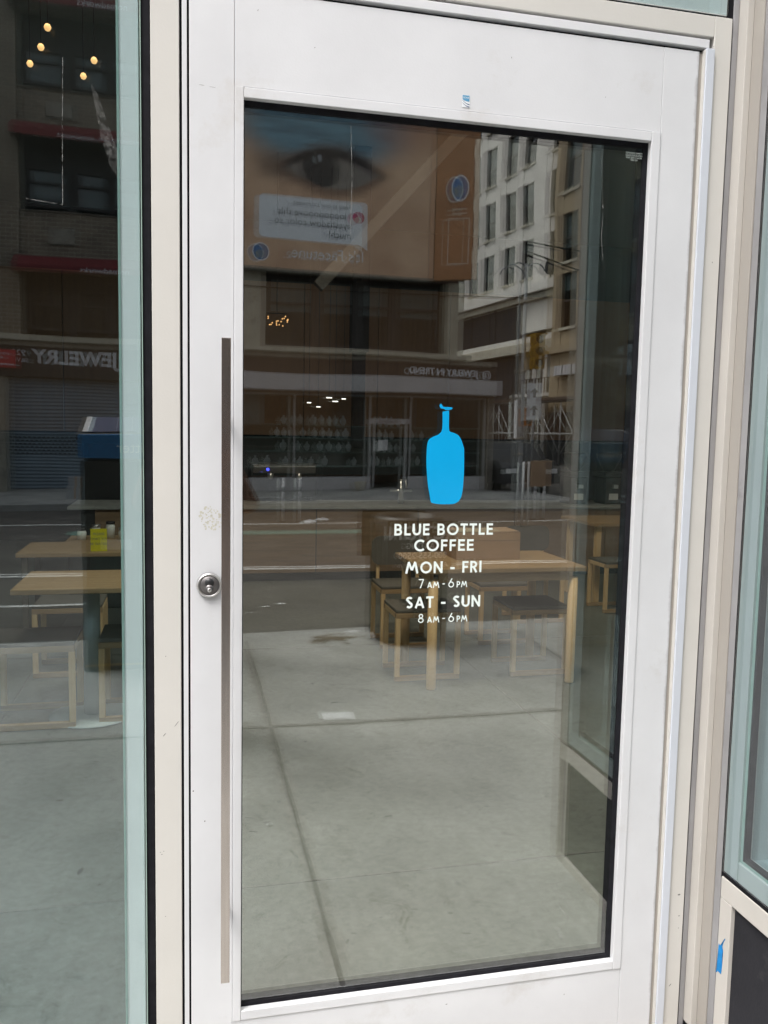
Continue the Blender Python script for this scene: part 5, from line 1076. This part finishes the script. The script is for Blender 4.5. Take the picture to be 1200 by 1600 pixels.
# ---------------- street furniture
sb_ = thing('solar_bin', 'dark solar powered litter bin with blue header and sloping panel near the kerb', 'litter bin', mtx=st(0.37, -0.55, 0.0))
part_box('body', 'bin_black', sb_, (0.60, 0.60, 1.30), (0, 0, 0.651), 0.02)
part_box('front_door', 'bin_green', sb_, (0.50, 0.02, 0.62), (0, 0.311, 0.45), 0.01)
part_box('header', 'kiosk_blue', sb_, (0.62, 0.62, 0.14), (0, 0, 1.385), 0.01)
text_part('litter', 'sign_white', sb_, 0.09, (0.0, 0.3115, 1.35), Matrix.Rotation(math.pi, 4, 'Z') @ Matrix.Rotation(R(90), 4, 'X'), ext=0.001)
text_part('litter', 'sign_white', sb_, 0.09, (0.0, -0.3115, 1.35), ext=0.001)
part_box('hopper', 'gap', sb_, (0.44, 0.02, 0.14), (0, -0.311, 1.0), 0.01); part_box('front_plate', 'bin_green', sb_, (0.50, 0.02, 0.80), (0, -0.311, 0.46), 0.01)
for i, (x, z_, w_, h_, m_) in enumerate([(-0.14, 0.78, 0.14, 0.10, 'litter_grey'), (0.1, 0.79, 0.18, 0.06, 'litter_grey'), (-0.12, 0.60, 0.14, 0.10, 'litter_grey')]): part_box('decal', m_, sb_, (w_, 0.004, h_), (x, -0.3235, z_))
part_box('edge_stripe', 'yellow_metal', sb_, (0.58, 0.004, 0.012), (0, -0.3025, 0.04))
tl = MB().box(-0.32, -0.30, -0.02, 0.32, 0.30, 0.02, 0.008).build('panel_frame', 'bin_black', sb_); tl.location = (0, 0, 1.49); tl.rotation_euler = (R(10), 0, 0)
MB().box(-0.285, -0.262, 0.0205, 0.285, 0.262, 0.026).build('solar_cell_sheet', 'solar', tl)
for x in (-0.27, 0.27): MB().box(x - 0.016, -0.262, 0.0262, x + 0.016, 0.262, 0.028).build('busbar', 'litter', tl)
for x in (-0.09, 0.0, 0.09): MB().box(x - 0.002, -0.262, 0.0262, x + 0.002, 0.262, 0.0275).build('cell_line', 'litter_grey', tl)
part_box('panel_wedge', 'bin_black', sb_, (0.56, 0.5, 0.04), (0, 0.0, 1.450), 0.01)
lb = thing('round_litter_bin', 'round dark litter bin with white lettered advert boards near the kerb', 'litter bin', mtx=st(-1.55, -0.42, 0.0) @ Matrix.Scale(1.13, 4))
MB().lathe([(0.18, 0.0), (0.22, 0.03), (0.235, 0.40), (0.225, 0.78), (0.205, 0.80), (0.18, 0.80), (0.17, 0.5)], 28, (0, 0, 0.002)).build('barrel', 'bin_black', lb)
for i in range(18):
    a = 2 * math.pi * i / 18; MB().bar((0.24 * math.cos(a), 0.24 * math.sin(a), 0.05), (0.24 * math.cos(a), 0.24 * math.sin(a), 0.76), 0.022, 0.008).build('slat', 'bin_green', lb)
MB().box(-0.20, -0.325, 0.50, 0.24, -0.315, 0.80).build('advert_board', 'bin_black', lb)
MB().box(-0.21, 0.315, 0.50, 0.23, 0.325, 0.80).build('advert_board', 'bin_black', lb)
for face, yy in ((Matrix.Rotation(math.pi, 4, 'Z') @ Matrix.Rotation(R(90), 4, 'X'), 0.327), (Matrix.Rotation(R(90), 4, 'X'), -0.327)):
    text_part('ACTION', 'sign_white', lb, 0.115, (0.02, yy, 0.69), face, ext=0.001, offset=0.002); text_part('CARTING', 'sign_white', lb, 0.05, (0.02, yy, 0.635), face, ext=0.001)
    text_part('800-555-2500', 'sign_white', lb, 0.055, (0.02, yy, 0.575), face, ext=0.001, offset=0.001); text_part('ActionCarting.com', 'sign_white', lb, 0.042, (0.02, yy, 0.52), face, ext=0.001)
# lamp and signal pole at the far corner
lp = thing('signal_pole', 'tall grey street pole with curved lamp arms at the far corner', 'street pole', mtx=st(-7.45, 10.3, -0.14))
MB().lathe([(0.17, 0), (0.17, 0.10), (0.10, 0.35), (0.055, 0.5), (0.05, 2.5), (0.04, 5.2)], 18).build('pole', 'galv', lp)
for k_ in range(3):
    s_ = (-1, 1, 1)[k_]; r_ = (0.22, 0.16, 0.30)[k_]; zz = (5.0, 5.05, 4.85)[k_]
    MB().tube([(s_ * r_ * (1 - math.cos(R(t))), 0.0, zz + r_ * math.sin(R(t))) for t in range(0, 161, 20)], 0.014, 8).build('lamp_arm', 'galv', lp)
for k_, z_ in enumerate((1.2, 1.55, 3.0, 4.4)): MB().lathe([(0.062, z_), (0.062, z_ + 0.05)], 14).build('clamp_band', 'stone', lp)
def signal(q, w, z, label, m_='yellow_metal', s_=1.0, n=3):
    t = thing('traffic_signal', label, 'traffic light', mtx=st(q, w, z) @ Matrix.Scale(s_, 4))
    for i in range(n):
        part_box('signal_head', m_, t, (0.20, 0.18, 0.185), (0, 0, i * 0.19), 0.02)
        MB().lathe([(0.065, -0.091), (0.06, -0.094), (0.0, -0.095)], 16, (0, 0, i * 0.19), axis='Y').build('lens', 'gap', t)
        MB().box(-0.085, -0.20, i * 0.19 + 0.070, 0.085, -0.092, i * 0.19 + 0.082).build('visor', m_, t)
    part_box('backplate_arm', m_, t, (0.26, 0.05, 0.05), (-0.12, 0.08, 0.19)); return t
signal(-7.74, 10.25, 3.05, 'yellow traffic light hanging beside the street pole', s_=1.25)
signal(-9.35, 14.0, 1.85, 'small orange pedestrian signal at the far corner', 'orange_plastic', 1.2, 2)
rr_ = thing('signal_mast', 'thin mast carrying the orange pedestrian signal', 'street pole', mtx=st(-9.16, 14.1, 0.0)); MB().tube([(0, 0, 0), (0, 0, 2.6)], 0.045).build('mast', 'galv', rr_)
wsn = thing('street_sign', 'white rectangular street sign with black arrows below the traffic light', 'sign', mtx=st(-9.15, 13.2, 1.85))
part_box('sign_plate', 'litter', wsn, (0.40, 0.02, 0.95), (0, 0, 0.5), 0.004)
for z_ in (0.25, 0.7): MB().poly_y([(-0.04, z_ - 0.12), (0.04, z_ - 0.12), (0.04, z_ + 0.02), (0.11, z_ + 0.02), (0, z_ + 0.14), (-0.11, z_ + 0.02), (-0.04, z_ + 0.02)], -0.012).build('arrow', 'bill_text', wsn)
MB().tube([(0, 0.03, -1.85), (0, 0.03, 1.1)], 0.025, 8).build('post', 'galv', wsn)
# orange board on two posts
ob_ = thing('work_sign', 'orange-brown work sign board on two white posts in the street', 'sign', mtx=st(-6.35, 7.6, -0.138))
part_box('board', 'card', ob_, (0.42, 0.03, 0.46), (-0.26, 0, 0.94), 0.005)
for x in (0.08, -0.02): MB().tube([(x, 0.02, 0), (x, 0.02, 1.15)], 0.022, 10).build('post', 'litter', ob_)
for z_ in (0.75, 1.1): MB().box(-0.47, 0.016, z_, 0.09, 0.03, z_ + 0.03).build('rail', 'galv', ob_)
for q in (-2.15, -2.45, -7.1, -7.3): 
    bo = thing('street_post', ['left', 'right', 'third', 'fourth'][[-2.15, -2.45, -7.1, -7.3].index(q)] + ' of the slim white posts standing in the roadway from the left', 'post', group='slim white posts in the roadway', mtx=st(q, 8.8, -0.14))
    MB().tube([(0, 0, 0.02), (0, 0, 0.80)], 0.03, 10).build('tube', 'litter', bo); MB().lathe([(0.09, 0.0), (0.07, 0.02)], 14).build('foot', 'black', bo); MB().lathe([(0.0305, 0.55), (0.0305, 0.64)], 12).build('reflective_band', 'litter_grey', bo)
# scaffold shed in front of the pale building
sc_ = thing('scaffold', 'steel pipe scaffold with cross braces in front of the pale office building', 'scaffold', mtx=CM @ Matrix.Translation((0, -2.6, 0.0)))
for i in range(8):
    for y in (0, 1.4): MB().tube([(1 + i * 2.3, y, 0), (1 + i * 2.3, y, 3.4)], 0.05, 8).build('standard', 'galv', sc_)
    if i < 7:
        MB().tube([(1 + i * 2.3, 0, 0.6), (3.3 + i * 2.3, 0, 3.1)], 0.035, 6).build('cross_brace', 'galv', sc_); MB().tube([(3.3 + i * 2.3, 0.05, 0.6), (1 + i * 2.3, 0.05, 3.1)], 0.035, 6).build('cross_brace', 'galv', sc_)
for z_ in (1.7, 3.4): MB().tube([(0.8, 0, z_), (17.3, 0, z_)], 0.045, 8).build('ledger', 'galv', sc_)
MB().box(0.6, -0.2, 3.45, 17.5, 1.8, 3.6).build('deck', 'sign_brown', sc_)
# white banners
for i in (0, 1):
    bn = thing('banner', ['narrow white banner hanging by the scaffold, left of two', 'narrow white banner hanging by the scaffold, right of two'][i], 'banner', group='white banners by the scaffold', mtx=CM @ Matrix.Translation((7.6 - i * 0.7, -2.9, 1.4)))
    MB().box(-0.22, -0.01, 0, 0.22, 0.01, 2.1).build('cloth', 'litter', bn); MB().tube([(0.0, 0.05, -1.4), (0.0, 0.05, 2.2)], 0.03, 6).build('pole', 'galv', bn)
# overhead wires
wr = thing('overhead_wire', 'thin dark overhead wires crossing in front of the pale building', 'wire', mtx=st(0, 0))
for z0_, z1_ in ((5.5, 7.4), (5.3, 6.2)): MB().tube([(-7.45 - 9 * t, 10.3 + 7 * t, z0_ + (z1_ - z0_) * t - 0.8 * t * (1 - t)) for t in (0, .2, .4, .6, .8, 1)], 0.02, 5).build('cable', 'gap', wr)
MB().tube([(6 - 15 * t, F - 1.3, 4.86 - 0.5 * t * (1 - t)) for t in (0, .2, .4, .6, .8, 1)], 0.015, 5).build('cable', 'gap', wr)
# parked car seen past the corner
car = thing('parked_car', 'black car parked in the cross street beyond the corner', 'car', mtx=st(-9.55, 16.2, -0.14, R(90)))
cb_ = MB(); prof = [(-2.2, 0.35), (-2.2, 0.75), (-1.95, 0.92), (-1.35, 0.98), (-0.75, 1.42), (0.75, 1.45), (1.45, 1.02), (2.05, 0.9), (2.25, 0.7), (2.25, 0.35)]
cb_.poly_y(prof, -0.85, 1.7).build('body', 'car_paint', car)
for sx in (-1.35, 1.4):
    for sy in (-0.80, 0.62):
        wv = MB().lathe([(0.33, sy), (0.33, sy + 0.2)], 20, (sx, 0, 0.33), axis='Y').build('wheel', 'tyre', car)
        MB().lathe([(0.20, sy - 0.012 if sy < 0 else sy + 0.212), (0.20, sy - 0.005 if sy < 0 else sy + 0.205)], 16, (sx, 0, 0.33), axis='Y').build('rim', 'chrome', wv)
for sy in (-0.856, 0.852): MB().poly_y([(-1.15, 1.0), (-0.68, 1.34), (0.0, 1.37), (0.0, 1.0)], sy, 0.004).build('side_window', 'glass_far', car); MB().poly_y([(0.06, 1.0), (0.06, 1.37), (0.70, 1.38), (1.25, 1.03)], sy, 0.004).build('side_window', 'glass_far', car)
for sy in (-0.6, 0.6): MB().box(-2.215, sy - 0.15, 0.62, -2.19, sy + 0.15, 0.74).build('headlight', 'litter', car); MB().box(2.24, sy - 0.15, 0.66, 2.262, sy + 0.15, 0.78).build('tail_light', 'sign_red', car)
# planting bed with low plants (right, far)
pb = thing('planting_bed', 'kerbside planting bed with low green and red plants', 'planting bed', mtx=st(-10.6, 7.8, -0.13))
MB().box(-1.6, -0.8, 0.0, 1.6, 0.8, 0.16, 0.02).build('bed_kerb', 'kerb', pb); MB().box(-1.5, -0.7, 0.161, 1.5, 0.7, 0.18).build('soil', 'joint', pb)
M['leaf'] = mat('low_leaves', (0.05, 0.085, 0.03), 0.7, var=0.4, scale=4); M['petal'] = mat('red_petals', (0.40, 0.02, 0.04), 0.6)
lf = MB(); lr = MB(); rnd = random.Random(4)
for i in range(700):
    c_ = Vector((rnd.uniform(-1.45, 1.45), rnd.uniform(-0.65, 0.65), 0.18 + rnd.random() * 0.22)); a = Vector((rnd.uniform(-1, 1), rnd.uniform(-1, 1), rnd.uniform(-0.2, 1))).normalized() * 0.05; b = a.orthogonal().normalized() * 0.02
    (lr if i % 9 == 0 and c_.x < -0.2 else lf).quad([c_ - a, c_ + b, c_ + a, c_ - b])
tag(lf.build('foliage', 'leaf', pb, recalc=False), kind='stuff'); tag(lr.build('petals', 'petal', pb, recalc=False), kind='stuff')

# ---------------- litter and stains on our pavement
def litter(name, label, x, y, s_, m_='litter', tall=0.012, rz=0.0, seed=1, cat='litter'):
    rd = random.Random(seed); mb = MB(); n = 9; ring = [(s_ * rd.uniform(0.6, 1.1) * math.cos(2 * math.pi * i / n), s_ * 0.6 * rd.uniform(0.6, 1.1) * math.sin(2 * math.pi * i / n)) for i in range(n)]
    top = mb.bm.verts.new((0, 0, tall)); vs = [mb.bm.verts.new((a, b, rd.uniform(0.001, tall * 0.6))) for a, b in ring]
    for i in range(n): mb.bm.faces.new((vs[i], vs[(i + 1) % n], top))
    o = mb.build(name, m_); o.location = (x, y, 0.001); o.rotation_euler = (0, 0, rz); return tag(o, label, cat, None)
pc = thing('paper_card', 'small printed white card lying flat on the pavement', 'card', (0.775, -2.40, 0.0012), R(4))
MB().box(-0.085, -0.055, 0.0, 0.085, 0.055, 0.004).build('card', 'litter', pc); MB().box(-0.055, -0.03, 0.0031, 0.055, 0.004, 0.0038).build('print', 'litter_grey', pc)
litter('paper_scrap', 'crumpled white paper scrap by the round litter bin', 1.22, -4.26, 0.055, seed=2); litter('paper_scrap', 'tiny grey scrap near the left paving joint', 0.27, -1.28, 0.014, 'litter_grey', seed=3)
litter('paper_scrap', 'small white scrap beside the door edge on the pavement', 0.30, -1.22, 0.016, seed=4)
for i, (u, w) in enumerate([(0.95, 1.6), (0.80, 1.5), (0.62, 1.25)]):
    o = litter('paper_scrap', ['largest white scrap on the road just past the kerb', 'middle white scrap on the road past the kerb', 'smallest white scrap on the road past the kerb'][i], 0, 0, 0.05 - 0.013 * i, seed=8 + i); o.matrix_world = st(-u, w, -0.133)
for i, (u, w) in enumerate([(2.6, 8.6), (2.9, 8.9)]):
    o = litter('paper_bag', ['white paper bag lying far out on the road, left', 'white paper bag lying far out on the road, right'][i], 0, 0, 0.16, tall=0.06, seed=18 + i); o.matrix_world = st(-u, w, -0.133)
mbs = MB(); rd = random.Random(31)
for k_ in range(60):
    a = rd.uniform(0, 6.28); d_ = abs(rd.gauss(0, 0.5)); cxx, cyy = 0.22 * d_ * math.cos(a) * 1.4, 0.20 * d_ * math.sin(a); r0 = rd.uniform(0.010, 0.055) * (1.2 - min(1, d_))+0.003; n = 9
    mbs.quad([(cxx + r0 * math.cos(2 * math.pi * i / n) * rd.uniform(.7, 1.2), cyy + r0 * .7 * math.sin(2 * math.pi * i / n) * rd.uniform(.7, 1.2), 0.0006 + 0.00006 * k_) for i in range(n)])
o = struct(mbs, 'dirt_stain', 'dirt_stain', kind='stuff', recalc=False); o.location = (1.02, -4.08, 0.0005); o['label'] = 'brown spill of dirt on the pavement beside the kerb'

# ================================================================== THE PHOTOGRAPHER (seen only as an elbow in the glass)
def skin_body(name, joints, edges, m_, parent, sub=2):
    me = bpy.data.meshes.new(name); me.from_pydata([j[0] for j in joints], edges, []); o = bpy.data.objects.new(name, me); C.objects.link(o); o.parent = parent
    o.modifiers.new('skin', 'SKIN')
    lay = me.skin_vertices[0] if me.skin_vertices else None
    if lay is None:
        bm = bmesh.new(); bm.from_mesh(me); bm.verts.layers.skin.verify(); bm.to_mesh(me); bm.free(); lay = me.skin_vertices[0]
    for i, j in enumerate(joints):
        r = j[1]; lay.data[i].radius = r if isinstance(r, tuple) else (r, r); lay.data[i].use_root = (i == 0)
    s_ = o.modifiers.new('sub', 'SUBSURF'); s_.levels = sub; s_.render_levels = sub; me.materials.append(M[m_])
    for p_ in me.polygons: p_.use_smooth = True
    return o
ps = thing('person', 'person in a brown jacket holding up a phone, mirrored in the door glass', 'person', (0.02, -2.30, 0.0))
# faces +y (towards the door)
body = skin_body('body', [((0, 0, 0.86), (0.15, 0.11)), ((0, 0, 1.02), (0.14, 0.10)), ((0, 0, 1.22), (0.155, 0.11)), ((0, 0, 1.34), (0.13, 0.09)), ((0, 0.01, 1.42), (0.055, 0.055)), ((0, 0.02, 1.50), (0.052, 0.055)), ((0, 0.03, 1.58), (0.075, 0.095)), ((0, 0.03, 1.67), (0.07, 0.085)),
    ((0.155, 0, 1.33), 0.058), ((0.275, 0.09, 1.12), 0.045), ((0.17, 0.27, 1.31), 0.034), ((0.095, 0.34, 1.42), 0.026),
    ((-0.155, 0, 1.33), 0.058), ((-0.22, 0.10, 1.12), 0.045), ((-0.15, 0.27, 1.31), 0.034), ((-0.085, 0.34, 1.42), 0.026),
    ((0.09, 0, 0.80), 0.092), ((0.10, 0.01, 0.45), 0.06), ((0.10, -0.01, 0.10), 0.042), ((0.10, 0.13, 0.045), 0.04),
    ((-0.09, 0, 0.80), 0.092), ((-0.10, 0.01, 0.45), 0.06), ((-0.10, -0.01, 0.10), 0.042), ((-0.10, 0.13, 0.045), 0.04)],
    [(0, 1), (1, 2), (2, 3), (3, 4), (4, 5), (5, 6), (6, 7), (3, 8), (8, 9), (9, 10), (10, 11), (3, 12), (12, 13), (13, 14), (14, 15), (0, 16), (16, 17), (17, 18), (18, 19), (0, 20), (20, 21), (21, 22), (22, 23)], 'skin', ps)
skin_body('jacket', [((0, 0, 0.88), (0.165, 0.125)), ((0, 0, 1.05), (0.16, 0.115)), ((0, 0, 1.22), (0.17, 0.125)), ((0, 0, 1.35), (0.14, 0.10)), ((0.165, 0, 1.34), 0.07), ((0.285, 0.09, 1.12), 0.056), ((0.18, 0.25, 1.29), 0.046), ((-0.165, 0, 1.34), 0.07), ((-0.23, 0.10, 1.12), 0.056), ((-0.16, 0.25, 1.29), 0.046)],
    [(0, 1), (1, 2), (2, 3), (3, 4), (4, 5), (5, 6), (3, 7), (7, 8), (8, 9)], 'jacket', ps)
skin_body('trousers', [((0, 0, 0.88), (0.155, 0.12)), ((0.09, 0, 0.78), 0.10), ((0.10, 0.01, 0.45), 0.075), ((0.10, -0.01, 0.10), 0.062), ((-0.09, 0, 0.78), 0.10), ((-0.10, 0.01, 0.45), 0.075), ((-0.10, -0.01, 0.10), 0.062)], [(0, 1), (1, 2), (2, 3), (0, 4), (4, 5), (5, 6)], 'jeans', ps)
for s_ in (-1, 1):
    skin_body('shoe', [((s_ * 0.10, -0.05, 0.045), 0.045), ((s_ * 0.10, 0.06, 0.045), 0.05), ((s_ * 0.10, 0.17, 0.035), 0.036)], [(0, 1), (1, 2)], 'black', ps)
    hx = s_ * 0.082; hb = (s_ * 0.088, 0.355, 1.435)
    skin_body('palm', [((s_ * 0.093, 0.345, 1.425), 0.026), ((s_ * 0.080, 0.375, 1.465), (0.030, 0.016))], [(0, 1)], 'skin', ps)
    for k_ in range(4):
        z_ = 1.452 + k_ * 0.017; L_ = (0.9, 1.05, 1.0, 0.8)[k_]
        skin_body('finger', [((s_ * 0.078, 0.385, z_), 0.009), ((s_ * 0.072, 0.385 + 0.030 * L_, z_ + 0.006), 0.0085), ((s_ * (0.072 - 0.020 * L_), 0.405 + 0.012, z_ + 0.008), 0.0075)], [(0, 1), (1, 2)], 'skin', ps, 1)
    skin_body('thumb', [((s_ * 0.084, 0.372, 1.445), 0.011), ((s_ * 0.064, 0.372, 1.475), 0.010), ((s_ * 0.045, 0.380, 1.490), 0.008)], [(0, 1), (1, 2)], 'skin', ps, 1)
MB().lathe([(0.002, 0.115), (0.045, 0.105), (0.080, 0.06), (0.092, 0.0), (0.088, -0.05), (0.07, -0.09), (0.0, -0.10)], 24, (0, 0.005, 1.645), sy=1.12).build('hair', 'hair', ps)
for s_ in (-1, 1):
    MB().lathe([(0.002, -0.010), (0.009, 0), (0.002, 0.010)], 12, (s_ * 0.031, 0.118, 1.605)).build('eye', 'litter', ps)
    MB().lathe([(0.004, -0.022), (0.014, -0.01), (0.016, 0.01), (0.004, 0.024)], 12, (s_ * 0.082, 0.03, 1.595), sy=1.4).build('ear', 'skin', ps)
MB().tube([(0, 0.115, 1.610), (0, 0.142, 1.578), (0, 0.118, 1.572)], [0.007, 0.012, 0.008], 10).build('nose', 'skin', ps)
MB().tube([(-0.022, 0.110, 1.545), (0, 0.122, 1.543), (0.022, 0.110, 1.545)], [0.003, 0.006, 0.003], 8).build('mouth', 'pink', ps)
phn = thing('phone', 'black phone held up in both hands in front of the face', 'phone', (0.0, -1.890, 1.492))
MB().box(-0.04, -0.004, -0.008 - 0.07, 0.04, 0.004, 0.07, 0.003).build('phone_body', 'black', phn); MB().box(-0.037, -0.0052, -0.07, 0.037, -0.0042, 0.062).build('screen', 'gap', phn)
MB().lathe([(0.007, 0.0042), (0.007, 0.007), (0.0, 0.0072)], 14, (-0.025, 0, 0.055), axis='Y').build('camera_lens', 'gap', phn)
